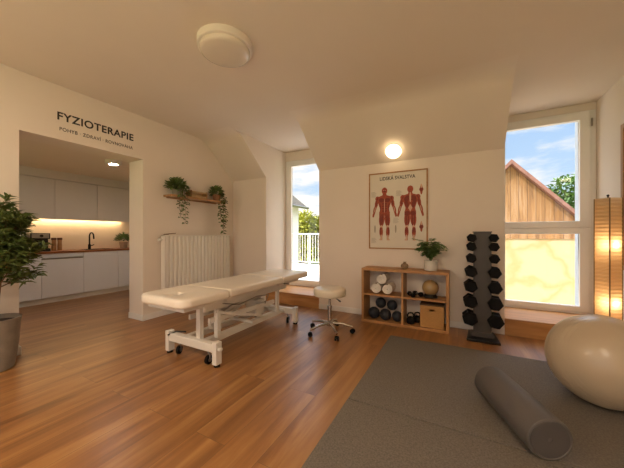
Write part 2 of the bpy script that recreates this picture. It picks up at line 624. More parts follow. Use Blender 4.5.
# oak ledges under the dormer windows
for i, N in enumerate((N1, N2)):
    lb = MB()
    lb.box(N[0] + 0.001, N[1] - 0.001, YB - 0.012, YB + 0.01, 0, 0.183)
    o = struct(lb.build('trim_%d' % (2 * i + 1), M_ledge), 'oak riser board of the %s window niche' % ('left', 'right')[i])
    o2 = MB().box(N[0] + 0.001, N[1] - 0.001, YB - 0.02, YW + 0.01, 0.183, 0.208).build('trim_%d' % (2 * i + 2), M_ledge, bevel=0.003)
    struct(o2, 'oak ledge board in the %s window niche' % ('left', 'right')[i])
    struct(MB().box(N[0], N[1], YB + 0.03, YW, 0.0, 0.17).build('trim_%d' % (5 + i), M_wall))

# ---------------------------------------------------------------- windows
def ring(mb, x0, x1, z0, z1, w, y0, y1, wl=None, wr=None):
    wl = wl or w; wr = wr or w
    mb.box(x0, x0 + wl, y0, y1, z0, z1); mb.box(x1 - wr, x1, y0, y1, z0, z1)
    mb.box(x0 + wl, x1 - wr, y0, y1, z0, z0 + w); mb.box(x0 + wl, x1 - wr, y0, y1, z1 - w, z1)

# window_1: tall balcony door in the left niche
f = MB(); ring(f, N1[0], N1[1], 0.208, 2.80, 0.06, YW - 0.01, YW + 0.07)
w1 = struct(f.build('window_1', M_frame, bevel=0.005))
s = MB(); ring(s, N1[0] + 0.05, N1[1] - 0.05, 0.25, 2.755, 0.085, YW - 0.03, YW + 0.04)
s.build('window_sash', M_frame, w1, bevel=0.007)
MB().box(N1[0] + 0.13, N1[1] - 0.13, YW + 0.005, YW + 0.015, 0.33, 2.68).build('pane', M_glass, w1)
h = MB().box(N1[1] - 0.105, N1[1] - 0.075, YW - 0.045, YW - 0.03, 1.12, 1.24).tube([(N1[1] - 0.09, YW - 0.04, 1.18), (N1[1] - 0.09, YW - 0.075, 1.18), (N1[1] - 0.09, YW - 0.078, 1.06)], 0.009)
h.build('window_handle', M_steel, w1)
# window_2: two stacked panes in the right niche
f = MB(); ring(f, N2[0], N2[1], 0.208, 2.88, 0.05, YW - 0.01, YW + 0.07, wl=0.03, wr=0.075)
f.box(N2[0] + 0.03, N2[1] - 0.075, YW - 0.008, YW + 0.07, 1.33, 1.38)
w2 = struct(f.build('window_2', M_frame, bevel=0.005))
s = MB(); ring(s, N2[0] + 0.02, N2[1] - 0.06, 1.345, 2.85, 0.09, YW - 0.035, YW + 0.04, wl=0.06, wr=0.095)
s.build('window_sash', M_frame, w2, bevel=0.008)
s = MB(); ring(s, N2[0] + 0.02, N2[1] - 0.06, 0.235, 1.34, 0.075, YW - 0.03, YW + 0.04, wl=0.06, wr=0.095)
s.build('window_sash', M_frame, w2, bevel=0.008)
MB().box(N2[0] + 0.075, N2[1] - 0.15, YW + 0.005, YW + 0.015, 1.43, 2.765).build('pane', M_glass, w2)
MB().box(N2[0] + 0.075, N2[1] - 0.15, YW + 0.005, YW + 0.015, 0.30, 1.27).build('pane', M_glass, w2)
hg = MB().cyl((N2[1] - 0.05, YW - 0.045, 2.66), (N2[1] - 0.05, YW - 0.045, 2.76), 0.010)
hg.build('window_hinge', M_steel, w2, smooth=True)

f = MB(); ring(f, -7.0, -4.6, 0.3, 2.35, 0.07, KY0 - 0.12, KY0 - 0.04)  # unseen kitchen window, added to let in cool daylight
w4 = struct(f.build('fill_window_4', M_frame, bevel=0.005))
MB().box(-6.93, -4.67, KY0 - 0.085, KY0 - 0.075, 0.37, 2.28).build('pane', M_glass, w4)
struct(MB().box(N2[1] - 0.135, N2[1], YW + 0.08, YO + 0.02, 0.2, 2.9).build('trim_8', mat('outer_reveal', '#D5DCE6', 0.6)), 'pale outer reveal panel at the right edge of the right window')
# fill_window_3: unseen wide window behind the viewpoint, added for daylight
f = MB(); ring(f, -3.4, 0.9, 0.3, 2.6, 0.07, YF - 0.12, YF - 0.04)
for xm in (-1.97, -0.53):
    f.box(xm - 0.05, xm + 0.05, YF - 0.12, YF - 0.04, 0.37, 2.53)
w3 = struct(f.build('fill_window_3', M_frame, bevel=0.005))
MB().box(-3.33, 0.83, YF - 0.085, YF - 0.075, 0.37, 2.53).build('pane', M_glass, w3)

# ---------------------------------------------------------------- outside
M_grass = mat('grass', '#7C8A3E', 0.9, var=0.3, scale=1.5, bump=0.5, bscale=20)
M_render = mat('neighbour_render', '#EDEAE2', 0.85, var=0.03)
M_terr = mat('terrace_concrete', '#E6E0D6', 0.8, var=0.05, scale=3)
M_tile = mat('roof_tile', '#94695A', 0.8, var=0.2, scale=6, bump=0.4, bscale=12)
M_tree = mat('tree_leaf_yellowgreen', '#A9A83A', 0.7, var=0.35, scale=1.2)
M_tree2 = mat('tree_leaf_green', '#67883B', 0.7, var=0.4, scale=0.7)
struct(MB().box(-60, 60, -40, 90, -1.7, -1.5).build('ground', M_grass))
struct(MB().box(-7.0, -1.2, YO, 9.6, -0.2, 0.1).build('terrace', M_terr))

struct(MB().box(-1.1, 8.0, 5.3, 11.9, -1.5, -1.46).build('bounce_ground', mat('bounce_paving', '#CDBBA4', 0.85, var=0.08, scale=3)))  # unseen pale ground, added to bounce warm light into the right niche

rl = thing('balcony_railing', 'white metal balcony railing with thin upright bars beyond the left window', 'railing', (-4.3, 9.4, 0.1))
MB().box(-2.6, 3.0, -0.03, 0.03, 1.16, 1.22).build('handrail', M_whitem, rl)
MB().box(-2.6, 3.0, -0.02, 0.02, 0.08, 0.12).build('bottom_rail', M_whitem, rl)
r = MB()
k = -2.5
while k < 2.95:
    r.box(k - 0.009, k + 0.009, -0.009, 0.009, 0.1, 1.17); k += 0.115
r.build('railing_bars', M_whitem, rl)
for k in (-2.58, -0.8, 1.0, 2.96):
    MB().box(k - 0.03, k + 0.03, -0.03, 0.03, 0.0, 1.16).build('railing_post', M_whitem, rl)

hs = thing('neighbour_house', 'white rendered house end with overhanging eave seen through the left window', 'house', (-9.55, 12.0, -1.5))
MB().box(-2.0, 1.5, -1.2, 1.5, 0, 4.35).build('house_wall', M_render, hs)
MB().prism([(-1.6, 4.35), (0.15, 4.9), (1.9, 4.35)], 0, -2.3, 1.85).build('house_roof', mat('grey_roof', '#8C8680', 0.8, var=0.15), hs)
MB().tube([(1.9, -1.65, 4.3), (1.9, 1.9, 4.3)], 0.07).build('gutter', M_steel, hs)

# barn behind the right window
M_barn = wood('barn_boards', '#75563E', '#A67A4C', '#BC9B7A', 0.85, axis=2, scale=0.9, brick=(5.0, 0.24, 'X'), gap=(0.12, 0.06, 0.03), gapsize=0.008)
def mat_stone():
    m = bpy.data.materials.new('barn_stone_plaster')
    m.use_nodes = True
    t = m.node_tree
    b = t.nodes['Principled BSDF']
    tc = t.nodes.new('ShaderNodeTexCoord')
    vo = t.nodes.new('ShaderNodeTexVoronoi')
    vo.feature = 'DISTANCE_TO_EDGE'
    vo.inputs['Scale'].default_value = 1.1
    nz = t.nodes.new('ShaderNodeTexNoise')
    nz.inputs['Scale'].default_value = 2.5
    nz.inputs['Detail'].default_value = 6
    ad = t.nodes.new('ShaderNodeMixRGB')
    ad.inputs[0].default_value = 0.35
    t.links.new(tc.outputs['Object'], ad.inputs[1])
    t.links.new(tc.outputs['Object'], nz.inputs['Vector'])
    t.links.new(nz.outputs['Color'], ad.inputs[2])
    t.links.new(ad.outputs[0], vo.inputs['Vector'])
    rp = t.nodes.new('ShaderNodeValToRGB')
    rp.color_ramp.elements[0].position = 0.0
    rp.color_ramp.elements[1].position = 0.09
    rp.color_ramp.elements[0].color = (*hexc('#C5A570'), 1)
    rp.color_ramp.elements[1].color = (*hexc('#CBB68C'), 1)
    t.links.new(vo.outputs['Distance'], rp.inputs[0])
    t.links.new(rp.outputs[0], b.inputs['Base Color'])
    b.inputs['Roughness'].default_value = 0.9
    return m
M_stone2 = mat_stone()
bn = thing('barn', 'old weathered wooden barn with steep gable seen through the right window', 'barn', (1.64, 12.0, -1.5))
ap, hw, ez = 5.22, 2.6, 2.55
MB().box(-hw, hw, 0, 6, 0, 2.62).build('stone_base', M_stone2, bn)
bz = ap - 1.10 * hw
MB().prism([(-(ap - 2.62) / 1.1, 2.62), (0, ap), ((ap - 2.62) / 1.1, 2.62)], 1, -0.04, 5.9).build('board_gable', M_barn, bn)
rf = MB()
sl = 1.10
for sg in (-1, 1):
    pts = [(0, ap + 0.02), (sg * (hw + 0.35), ap + 0.02 - sl * (hw + 0.35)), (sg * (hw + 0.35), ap + 0.16 - sl * (hw + 0.35)), (0, ap + 0.17)]
    rf.prism(pts, 1, -0.30, 6.2)
rf.build('barn_roof', M_tile, bn)

def tree(name, label, loc, hgt, rad, m, group=None, leaves=900, ls=0.3):
    t = thing(name, label, 'tree', loc, 0, group)
    MB().tube([(0, 0, 0), (0.1, 0, hgt * 0.35), (0, 0.05, hgt * 0.75)], [rad * 0.10, rad * 0.07, rad * 0.03]).build('trunk', M_bark, t)
    mb = MB()
    blobs = [(Vector((random.uniform(-.5, .5) * rad, random.uniform(-.4, .4) * rad, hgt * random.uniform(.2, .82))), rad * random.uniform(.42, .7)) for _ in range(9)]
    for i in range(leaves):
        c, rr = random.choice(blobs)
        d = rdir(-0.7, 1)
        p = c + d * rr * random.uniform(0.6, 1.0)
        leaf(mb, p, (d + rdir() * 0.8), Vector((0, 0, 1)), ls, ls * 0.6)
    mb.build('foliage', m, t)
    return t
ords = ['leftmost', 'second from the left', 'middle', 'fourth from the left', 'rightmost']
for i in range(5):
    tree('deciduous_tree', 'yellow green tree behind the balcony railing, %s of its row' % ords[i],
         (-15.2 + i * 1.9, 20 + (i % 2) * 2.6, -1.5), 4.9 + (0.35, -0.3, 0.2, 0.6, 0)[i], 1.9, M_tree, 'trees beyond the balcony', 3000, 0.3)
for i in range(5):
    tree('hillside_tree', 'green hillside tree right of the barn roof, %s of its row' % ords[i],
         (5.6 + i * 2.6, 31 + (i % 2) * 4.5, -1.5), (9.0, 9.8, 10.4, 11.0, 11.0)[i], 2.6, M_tree2, 'trees beyond the barn', 3000, 0.42)

# ---------------------------------------------------------------- wall lettering
def wall_text(name, label, body, y0, y1, z0, zh, bold, space=1.0):
    o, (a, b, c, d) = text_mesh(name, body, 0.1, M_text, None, bold=bold, extrude=0.001, space=space)
    me = o.data
    sy = (y1 - y0) / (b - a)
    sz = zh / 0.0729      # cap height of the built-in font at size 0.1
    for v in me.vertices:
        v.co = Vector((v.co.z, (v.co.x - a) * sy, v.co.y * sz))
    o.location = (XL + 0.0012, y0, z0)
    bmx = bmesh.new(); bmx.from_mesh(me); bmesh.ops.recalc_face_normals(bmx, faces=bmx.faces); bmx.to_mesh(me); bmx.free()
    tag(o, label, 'lettering')
    return o
wall_text('wall_lettering', 'large dark capital lettering FYZIOTERAPIE on the wall above the kitchen opening', 'FYZIOTERAPIE', 1.41, 2.245, 2.577, 0.092, 0.0022, 1.08)
wall_text('wall_lettering', 'small dark lettering POHYB · ZDRAVÍ · ROVNOVÁHA beneath the big word', 'POHYB · ZDRAVÍ · ROVNOVÁHA', 1.43, 2.235, 2.455, 0.043, 0.0004, 1.1)

# ---------------------------------------------------------------- ceiling lights
def drum_lamp(loc, label, dm, R=0.215, H=0.10, name='ceiling_lamp', group=None):
    t = thing(name, label, 'lamp', loc, 0, group)
    MB().lathe([(R * 1.06, 0), (R * 1.06, -0.055), (R * 1.02, -0.062), (R * 0.97, -0.062)], 48).build('lamp_ring', M_lampring, t, smooth=True)
    MB().lathe([(R * 0.965, -0.05), (R * 0.965, -H * 0.8), (R * 0.95, -H * 0.9), (R * 0.85, -H), (R * 0.5, -H * 1.04), (0.0001, -H * 1.06)], 48).build('diffuser', dm, t, smooth=True, angle=60)
    return t
drum_lamp((-1.847, 1.815, ZC), 'round flush ceiling lamp with unlit opal cover on the main ceiling', M_lampoff, R=0.224)
drum_lamp((-2.6, -0.9, ZC), 'added fill lamp on the ceiling, unseen, in the left rear of the room', M_rearfill)  # this one and the next are fill lamps added out of view
drum_lamp((0.2, -1.0, ZC), 'added fill lamp on the ceiling, unseen, in the right rear of the room', M_rearfill)
drum_lamp((-5.09, 2.5, KZ), 'small lit round lamp on the kitchen ceiling', M_lampkit, R=0.11, H=0.06, name='kitchen_ceiling_lamp')
# globe on the sloped ceiling
sp = thing('slope_lamp', 'small glowing round lamp on the sloped ceiling above the poster', 'lamp', (-0.815, 4.03, 2.475))
sp.rotation_euler = (math.radians(180 - 50.3), 0, 0)
nrm = Vector((0, -(ZC - ZK), -(YB - YS))).normalized()
sp.rotation_euler = nrm.to_track_quat('Z', 'Y').to_euler()
MB().lathe([(0.10, 0.0), (0.10, 0.012), (0.09, 0.016)], 40).build('lamp_base', M_lampring, sp, smooth=True)
MB().lathe([(0.085, 0.012), (0.105, 0.028), (0.112, 0.048), (0.103, 0.072), (0.076, 0.093), (0.038, 0.104), (0.0001, 0.106)], 40).build('lamp_globe', M_lampslope, sp, smooth=True, angle=80)

# ---------------------------------------------------------------- kitchen
KF = -6.60
bounds = [0.25, 0.88, 1.48, 2.08, 2.71, 3.34, 3.94]
names = ['far left kitchen base cabinet, behind the partition wall', 'second kitchen base cabinet, behind the partition wall', 'white kitchen base cabinet below the coffee machine',
         'white kitchen base cabinet with a grip rail across its top', 'white kitchen base cabinet under the black tap', 'white kitchen base cabinet at the right end under the small plant']
for i in range(6):
    a, b = bounds[i], bounds[i + 1]
    t = thing('base_cabinet', names[i], 'cabinet', (KF, a, 0), 0, 'kitchen base cabinets')
    w = b - a
    MB().box(-0.63, -0.02, 0.002, w - 0.002, 0.1, 0.905).build('cabinet_body', M_cab, t)
    MB().box(-0.60, -0.05, 0.0, w, 0, 0.1).build('plinth', M_cabu, t)
    if i == 3:
        MB().box(-0.02, 0.0, 0.003, w - 0.003, 0.105, 0.80).build('cabinet_door', M_cab, t, bevel=0.002)
        MB().box(-0.02, 0.0, 0.003, w - 0.003, 0.835, 0.903).build('drawer_front', M_cab, t, bevel=0.002)
        MB().box(-0.02, 0.008, 0.003, w - 0.02, 0.802, 0.822).box(-0.02, 0.02, 0.003, w - 0.02, 0.815, 0.822).build('grip_rail', M_steel, t)
    else:
        MB().box(-0.02, 0.0, 0.003, w - 0.003, 0.105, 0.903).build('cabinet_door', M_cab, t, bevel=0.002)
ct = MB()
WY = 0.25
sx0, sx1, sy0, sy1 = -7.08, -6.72, 2.80, 3.28
for q in ((KX, KF + 0.02, WY, sy0), (KX, KF + 0.02, sy1, KY1), (KX, sx0, sy0, sy1), (sx1, KF + 0.02, sy0, sy1)):
    ct.box(q[0], q[1], q[2], q[3], 0.907, 0.945)
tag(ct.build('worktop', M_counter), 'dark reddish wood kitchen worktop running over the white base cabinets', 'worktop')
sk = MB().box(sx0, sx1, sy0, sy1, 0.906, 0.912).box(sx0, sx0 + .01, sy0, sy1, 0.912, 0.947).box(sx1 - .01, sx1, sy0, sy1, 0.912, 0.947).box(sx0 + .01, sx1 - .01, sy0, sy0 + .01, 0.912, 0.947).box(sx0 + .01, sx1 - .01, sy1 - .01, sy1, 0.912, 0.947)
tag(sk.build('kitchen_sink', M_blackm), 'dark sink basin set into the kitchen worktop below the tap', 'sink')
ub = [0.25, 0.95, 1.65, 2.35, 3.05, 3.72]
un = ['hidden far left kitchen wall cabinet behind the partition', 'second kitchen wall cabinet from the left', 'flat white wall cabinet above the coffee machine and jars',
      'flat white wall cabinet above the left of the tap', 'flat white wall cabinet at the right end above the small plant']
for i in range(5):
    a, b = ub[i], ub[i + 1]
    t = thing('wall_cabinet', un[i], 'cabinet', (KX, a, 1.585), 0, 'kitchen wall cabinets')
    w = b - a
    MB().box(0.0, 0.38, 0.001, w - 0.001, 0, 0.735).build('cabinet_body', M_cabu, t)
    MB().box(0.38, 0.40, 0.002, w - 0.002, -0.03, 0.735).build('cabinet_door', M_cabu, t, bevel=0.0015)
struct(MB().box(KX, KX + 0.385, 0.25, 3.72, 2.33, KZ).build('trim_7', M_cabu), 'cover strip between wall cabinets and kitchen ceiling')
tag(MB().box(KX + 0.06, KX + 0.085, 0.3, 3.70, 1.574, 1.584).build('led_strip', M_led), 'warm glowing light strip under the kitchen wall cabinets', 'light strip')

# tap
t = thing('kitchen_tap', 'black arched kitchen tap standing on the worktop', 'tap', (-7.13, 3.03, 0.945))
MB().cyl((0, 0, 0), (0, 0, 0.10), 0.026).build('tap_base', M_blackm, t, smooth=True)
arc = [(0, 0, 0.08), (0, 0, 0.27)] + [(0.09 - 0.09 * math.cos(a), 0, 0.27 + 0.085 * math.sin(a)) for a in [PI * i / 8 for i in range(1, 8)]] + [(0.18, 0, 0.27), (0.185, 0, 0.22)]
MB().tube(arc, 0.014, 12).build('spout', M_blackm, t, smooth=True)
MB().tube([(0.0, 0.0, 0.07), (0.0, 0.05, 0.075), (0.0, 0.085, 0.095)], 0.010).build('tap_lever', M_blackm, t, smooth=True)

# coffee machine
t = thing('coffee_machine', 'black coffee machine with silver top panel on the kitchen worktop', 'coffee machine', (-6.97, 2.14, 0.945))
MB().box(-0.15, 0.04, -0.14, 0.14, 0, 0.34).build('machine_body', M_black, t, bevel=0.012)
MB().box(0.04, 0.15, -0.14, 0.14, 0, 0.05).build('drip_tray', M_black, t, bevel=0.006)
MB().box(0.04, 0.13, -0.14, 0.14, 0.23, 0.34).build('brew_head', M_black, t, bevel=0.008)
MB().box(0.13, 0.135, -0.12, 0.12, 0.245, 0.33).build('control_panel', M_steel, t)
MB().cyl((0.135, 0.01, 0.288), (0.15, 0.01, 0.288), 0.025).build('knob', M_black, t, smooth=True)
MB().lathe([(0.045, 0.05), (0.065, 0.07), (0.068, 0.14), (0.045, 0.19)], 24, M=Matrix.Translation((0.085, -0.01, 0))).build('glass_jug', M_glassd, t, smooth=True)
# two lidded jars
for i, (yy, lb) in enumerate(((2.385, 'left of the two tall brown lidded storage jars beside the coffee machine'), (2.475, 'right of the two tall brown lidded storage jars beside the coffee machine'))):
    t = thing('storage_jar', lb, 'jar', (-7.0, yy, 0.945), 0, 'jars on the kitchen worktop')
    MB().lathe([(0.034, 0), (0.037, 0.01), (0.037, 0.09), (0.032, 0.15), (0.036, 0.21)], 20).build('jar_body', mat('jar_grain', '#A97B52', 0.3, var=0.25, scale=14), t, smooth=True)
    MB().lathe([(0.04, 0.21), (0.04, 0.245), (0.036, 0.25)], 20).build('jar_lid', mat('jar_lid_brown', '#5A3420', 0.5), t, smooth=True)

def bushy(root, z, R, H, n, L, W, m, name='foliage', zlo=-0.1, pts=None):
    mb = MB()
    for i in range(n):
        d = rdir(zlo, 1)
        p = Vector((d.x * R, d.y * R, z + d.z * H)) * 1.0
        p = Vector((0, 0, z)) + (p - Vector((0, 0, z))) * random.uniform(0.35, 1)
        leaf(mb, p, d + rdir() * 0.5, Vector((0, 0, 1)), L * random.uniform(.7, 1.2), W)
    return mb.build(name, m, root)

t = thing('potted_herb', 'small green plant in a grey pot at the right end of the kitchen worktop', 'plant', (-6.93, 3.62, 0.945))
MB().lathe([(0.065, 0), (0.085, 0.14), (0.078, 0.14), (0.07, 0.12)], 24).build('pot', mat('blush_pot', '#9B8372', 0.6), t, smooth=True)
bushy(t, 0.19, 0.15, 0.13, 260, 0.07, 0.03, M_leafm)

# ---------------------------------------------------------------- radiator
t = thing('radiator', 'tall white panel radiator with vertical ribs on the left wall', 'radiator', (XL + 0.03, 2.64, 0.2))
RL, RH = 1.33, 1.05
p = MB()
n = 18
for i in range(n):
    y0 = RL * i / n
    y1 = RL * (i + 1) / n
    ym, g = (y0 + y1) / 2, (y1 - y0)
    poly = [(0.062, y0), (0.062, y0 + g * .10), (0.088, y0 + g * .26), (0.088, y0 + g * .74), (0.062, y0 + g * .90), (0.062, y1), (0.055, y1), (0.055, y0)]
    p.prism(poly, 2, 0.01, RH - 0.02)
p.box(0.0, 0.015, 0, RL, 0.01, RH - 0.02)
p.build('radiator_panels', M_rad, t)
MB().box(-0.003, 0.093, -0.006, 0.0, 0.0, RH).build('side_cover', M_rad, t, bevel=0.002)
MB().box(-0.003, 0.093, RL, RL + 0.006, 0, RH).build('side_cover', M_rad, t, bevel=0.002)
MB().box(-0.003, 0.093, -0.006, RL + 0.006, RH - 0.018, RH).build('top_grille', M_rad, t, bevel=0.003)
MB().box(-0.03, 0.0, 0.2, 0.25, 0.1, 0.9).build('wall_bracket', M_rad, t)
MB().box(-0.03, 0.0, RL - 0.25, RL - 0.2, 0.1, 0.9).build('wall_bracket', M_rad, t)
MB().cyl((0.045, -0.03, RH - 0.07), (0.045, -0.006, RH - 0.07), 0.012).cyl((0.045, -0.075, RH - 0.07), (0.045, -0.03, RH - 0.07), 0.022).build('thermostat_valve', M_whitem, t, smooth=True)
for yy in (0.03, 0.09):
    MB().tube([(0.045, yy, 0.01), (0.045, yy, -0.1), (-0.022, yy, -0.105)], 0.009).build('pipe', M_whitem, t, smooth=True)
st = MB().tube([(0, -0.0, 0), (0.01, 0.10, 0.012), (0.0, 0.2, 0.02)], 0.006).tube([(0, 0.02, 0), (0.03, 0.06, 0.0)], 0.004)
tag(st.build('dry_twig', M_bark, loc=(XL + 0.07, 2.65, 1.258)), 'thin dry twig lying on top of the radiator', 'twig')

# ---------------------------------------------------------------- wall shelf with plants
sh = thing('wall_shelf', 'narrow wooden wall shelf above the radiator', 'shelf', (XL, 2.69, 1.875))
MB().box(0, 0.20, 0, 1.10, -0.03, 0).build('shelf_board', M_oakY, sh, bevel=0.003)
MB().box(0.0, 0.012, 0.05, 1.05, -0.045, -0.03).build('wall_rail', M_oakY, sh)


def hanging_plant(label, loc, vines, potm, R=0.08, crown=0.13, nl=230):
    t = thing('trailing_plant', label, 'plant', loc)
    MB().lathe([(R * 0.75, 0), (R, 0.12), (R * 0.92, 0.12), (R * 0.85, 0.10)], 24).build('pot', potm, t, smooth=True)
    MB().cyl((0, 0, 0.095), (0, 0, 0.105), R * 0.84).build('soil', M_soil, t)
    bushy(t, 0.13, crown, 0.13, nl, 0.06, 0.045, M_leafd, zlo=-0.3)
    st, lv = MB(), MB()
    for (dx, dy, drop) in vines:
        pts = [Vector((0, 0, 0.12)), Vector((dx * 0.6, dy * 0.6, 0.14)), Vector((dx, dy, 0.06))]
        z = 0.06
        x, y = dx, dy
        while z > -drop:
            z -= 0.05
            x += random.uniform(-.008, .008); y += random.uniform(-.012, .012)
            pts.append(Vector((x, y, z)))
        st.tube(pts, 0.0025, 5)
        for q in pts[2:]:
            for s_ in (-1, 1):
                d = Vector((random.uniform(-.3, 1), s_ * random.uniform(.5, 1), random.uniform(-.5, .1)))
                leaf(lv, q + Vector((0, 0, random.uniform(-.02, .02))), d, Vector((0.4, 0, 1)), random.uniform(.05, .07), 0.05)
    st.build('vine_stems', M_bark, t)
    lv.build('vine_leaves', M_leafd, t)
hanging_plant('trailing ivy with long vines in a pot at the left end of the wall shelf', (-3.94, 2.84, 1.875),
              [(0.115, 0.02, 0.30), (0.12, 0.05, 0.40), (0.12, -0.01, 0.22), (0.115, 0.10, 0.14)], M_grey, crown=0.16, nl=330)
hanging_plant('trailing plant in a dark pot at the right end of the wall shelf', (-3.94, 3.66, 1.875),
              [(0.11, 0.06, 0.45), (0.12, 0.02, 0.36), (0.12, 0.09, 0.38), (0.11, 0.00, 0.2), (0.12, 0.05, 0.55)], M_terra, R=0.075, crown=0.12)
t = thing('wooden_tray', 'small open wooden crate between the two plants on the wall shelf', 'crate', (-3.96, 3.24, 1.875))
MB().box(-0.07, 0.07, -0.15, 0.15, 0, 0.01).box(0.06, 0.07, -0.15, 0.15, 0.0, 0.04).box(-0.07, -0.06, -0.15, 0.15, 0.0, 0.11).box(0.06, 0.07, -0.15, 0.15, 0.085, 0.11).build('crate_slats', mat('pale_wood', '#B39468', 0.6, var=0.15, scale=20), t)
MB().box(-0.07, 0.07, -0.16, -0.15, 0, 0.12).build('crate_end', M_oakY, t)
MB().box(-0.07, 0.07, 0.15, 0.16, 0, 0.12).build('crate_end', M_oakY, t)

# ---------------------------------------------------------------- massage table
def pad_mesh(mb, x0, x1, y0, y1, z0, z1, rc=(0.02,) * 4, re=0.025, hole=None, n=96):
    """Upholstered pad: rounded outline (a corner radius per corner), rounded edges, optional oval hole."""
    cx, cy = (x0 + x1) / 2, (y0 + y1) / 2
    if hole:
        cx, cy = hole[0], hole[1]
    def outline(inset):
        pts = []
        corners = [(x1, y1, -1, -1, rc[2], 0), (x0, y1, 1, -1, rc[3], 90), (x0, y0, 1, 1, rc[0], 180), (x1, y0, -1, 1, rc[1], 270)]
        for X, Y, sx, sy, r, a0 in corners:
            rr = max(r - inset, 0.002)
            ox, oy = X + sx * (inset + rr), Y + sy * (inset + rr)
            for k in range(n // 4):
                a = math.radians(a0 + 90 * k / (n // 4 - 1))
                pts.append((ox + rr * math.cos(a), oy + rr * math.sin(a)))
        return pts
    rings = []
    for k in range(5):
        a = PI / 2 * k / 4
        rings.append([(p[0], p[1], z0 + re * (1 - math.sin(a))) for p in outline(re * (1 - math.cos(a)) if False else re * (1 - math.sin(a)) * 0 + re * (1 - math.cos(PI / 2 - a)) )])
    # bottom rounding goes from inset re (z0) out to 0 (z0+re)
    rings = []
    for k in range(5):
        a = PI / 2 * k / 4
        rings.append([(p[0], p[1], z0 + re * (1 - math.cos(a))) for p in outline(re * (1 - math.sin(a)))])
    for k in range(5):
        a = PI / 2 * k / 4
        rings.append([(p[0], p[1], z1 - re * (1 - math.sin(a))) for p in outline(re * (1 - math.cos(a)))])
    top = rings[-1]
    if hole:
        hx, hy, ha, hb = hole
        def hring(s, z):
            res = []
            for p in top:
                a = math.atan2(p[1] - hy, p[0] - hx)
                res.append((hx + ha * s * math.cos(a), hy + hb * s * math.sin(a), z))
            return res
        rings += [hring(1.15, z1), hring(1.03, z1 - 0.006), hring(1.0, z1 - 0.02), hring(1.0, z0)]
    vs = [p for r in rings for p in r]
    m = len(rings[0])
    fs = []
    for i in range(len(rings) - 1):
        for k in range(m):
            j = (k + 1) % m
            fs.append((i * m + k, i * m + j, (i + 1) * m + j, (i + 1) * m + k))
    if hole:
        L = (len(rings) - 1) * m
        for k in range(m):
            j = (k + 1) % m
            fs.append((L + k, L + j, j, k))
    else:
        fs.append(tuple(range(m))[::-1])
        L = (len(rings) - 1) * m
        fs.append(tuple(range(L, L + m)))
    mb.add(vs, fs)

T0 = Vector((-2.31, 1.45, 0))
tb = thing('massage_table', 'long cream padded massage table on a white wheeled lifting frame', 'massage table', T0)
hw = 0.325
PT, PB = 0.71, 0.625
a = MB(); pad_mesh(a, -hw, hw, 0.03, 0.565, PB, PT, (0.12, 0.12, 0.02, 0.02), 0.028, (0.0, 0.18, 0.075, 0.10))
a.build('head_pad', M_vinyl, tb, smooth=True, angle=60)
a = MB(); pad_mesh(a, -hw, hw, 0.575, 1.49, PB, PT, (0.02, 0.02, 0.02, 0.02), 0.028)
a.build('middle_pad', M_vinyl, tb, smooth=True, angle=60)
a = MB(); pad_mesh(a, -hw, hw, 1.50, 2.19, PB, PT, (0.02, 0.02, 0.06, 0.06), 0.028)
a.build('foot_pad', M_vinyl, tb, smooth=True, angle=60)
a = MB()
for (y0, y1) in ((0.10, 0.55), (0.6, 1.47), (1.52, 2.0)):
    a.box(-0.25, -0.21, y0, y1, PB - 0.04, PB - 0.002); a.box(0.21, 0.25, y0, y1, PB - 0.04, PB - 0.002)
    a.box(-0.21, 0.21, y0, y0 + 0.035, PB - 0.04, PB - 0.002); a.box(-0.21, 0.21, y1 - 0.035, y1, PB - 0.04, PB - 0.002)
a.build('pad_frame', M_whitem, tb, bevel=0.004)
a = MB()
for x in (-0.17, 0.17):
    a.box(x - 0.015, x + 0.015, 0.38, 1.78, PB - 0.115, PB - 0.042)
a.box(-0.15, 0.15, 0.46, 0.50, PB - 0.085, PB - 0.045); a.box(-0.15, 0.15, 1.6, 1.64, PB - 0.085, PB - 0.045)
a.build('upper_frame', M_whitem, tb, bevel=0.004)
# base frame
bx0, bx1 = -0.44, 0.31
by0, by1 = 0.435, 1.86
bc = (bx0 + bx1) / 2
def crossbar(y):
    return MB().box(bx0 + 0.055, bx1 - 0.055, y - 0.035, y + 0.035, 0.135, 0.215)
crossbar(by0).build('cross_bar', M_whitem, tb, bevel=0.006)
crossbar(by1).build('cross_bar', M_whitem, tb, bevel=0.006)
for x in (bc - 0.13, bc + 0.13):
    MB().box(x - 0.03, x + 0.03, by0 + 0.035, by1 - 0.035, 0.14, 0.205).build('long_beam', M_whitem, tb, bevel=0.005)
for (x, y) in ((bx0 + 0.027, by0), (bx1 - 0.027, by0), (bx0 + 0.027, by1), (bx1 - 0.027, by1)):
    lg = MB().box(x - 0.028, x + 0.028, y - 0.036, y + 0.036, 0.022, 0.235).build('leg', M_whitem, tb, bevel=0.005)
    MB().cyl((x, y, 0), (x, y, 0.022), 0.03).build('levelling_foot', M_rubber, lg, smooth=True)
def castor_part(parent, x, y, r=0.045, ang=0.3, top=0.16):
    w = MB()
    ax = Vector((math.cos(ang), math.sin(ang), 0)) * 0.014
    c = Vector((x, y, r))
    w.cyl(c - ax, c + ax, r, n=24)
    o = w.build('castor', M_rubber, parent, smooth=True)
    k = MB()
    k.cyl(c - ax * 1.5, c + ax * 1.5, r * 0.45, n=16)
    k.tube([c + ax * 1.4, c + ax * 1.4 + Vector((0, 0, r + 0.012)), Vector((x, y, r * 2 + 0.02)), Vector((x, y, top))], 0.008, 8)
    k.build('castor_fork', M_steel, o, smooth=True)
    return o
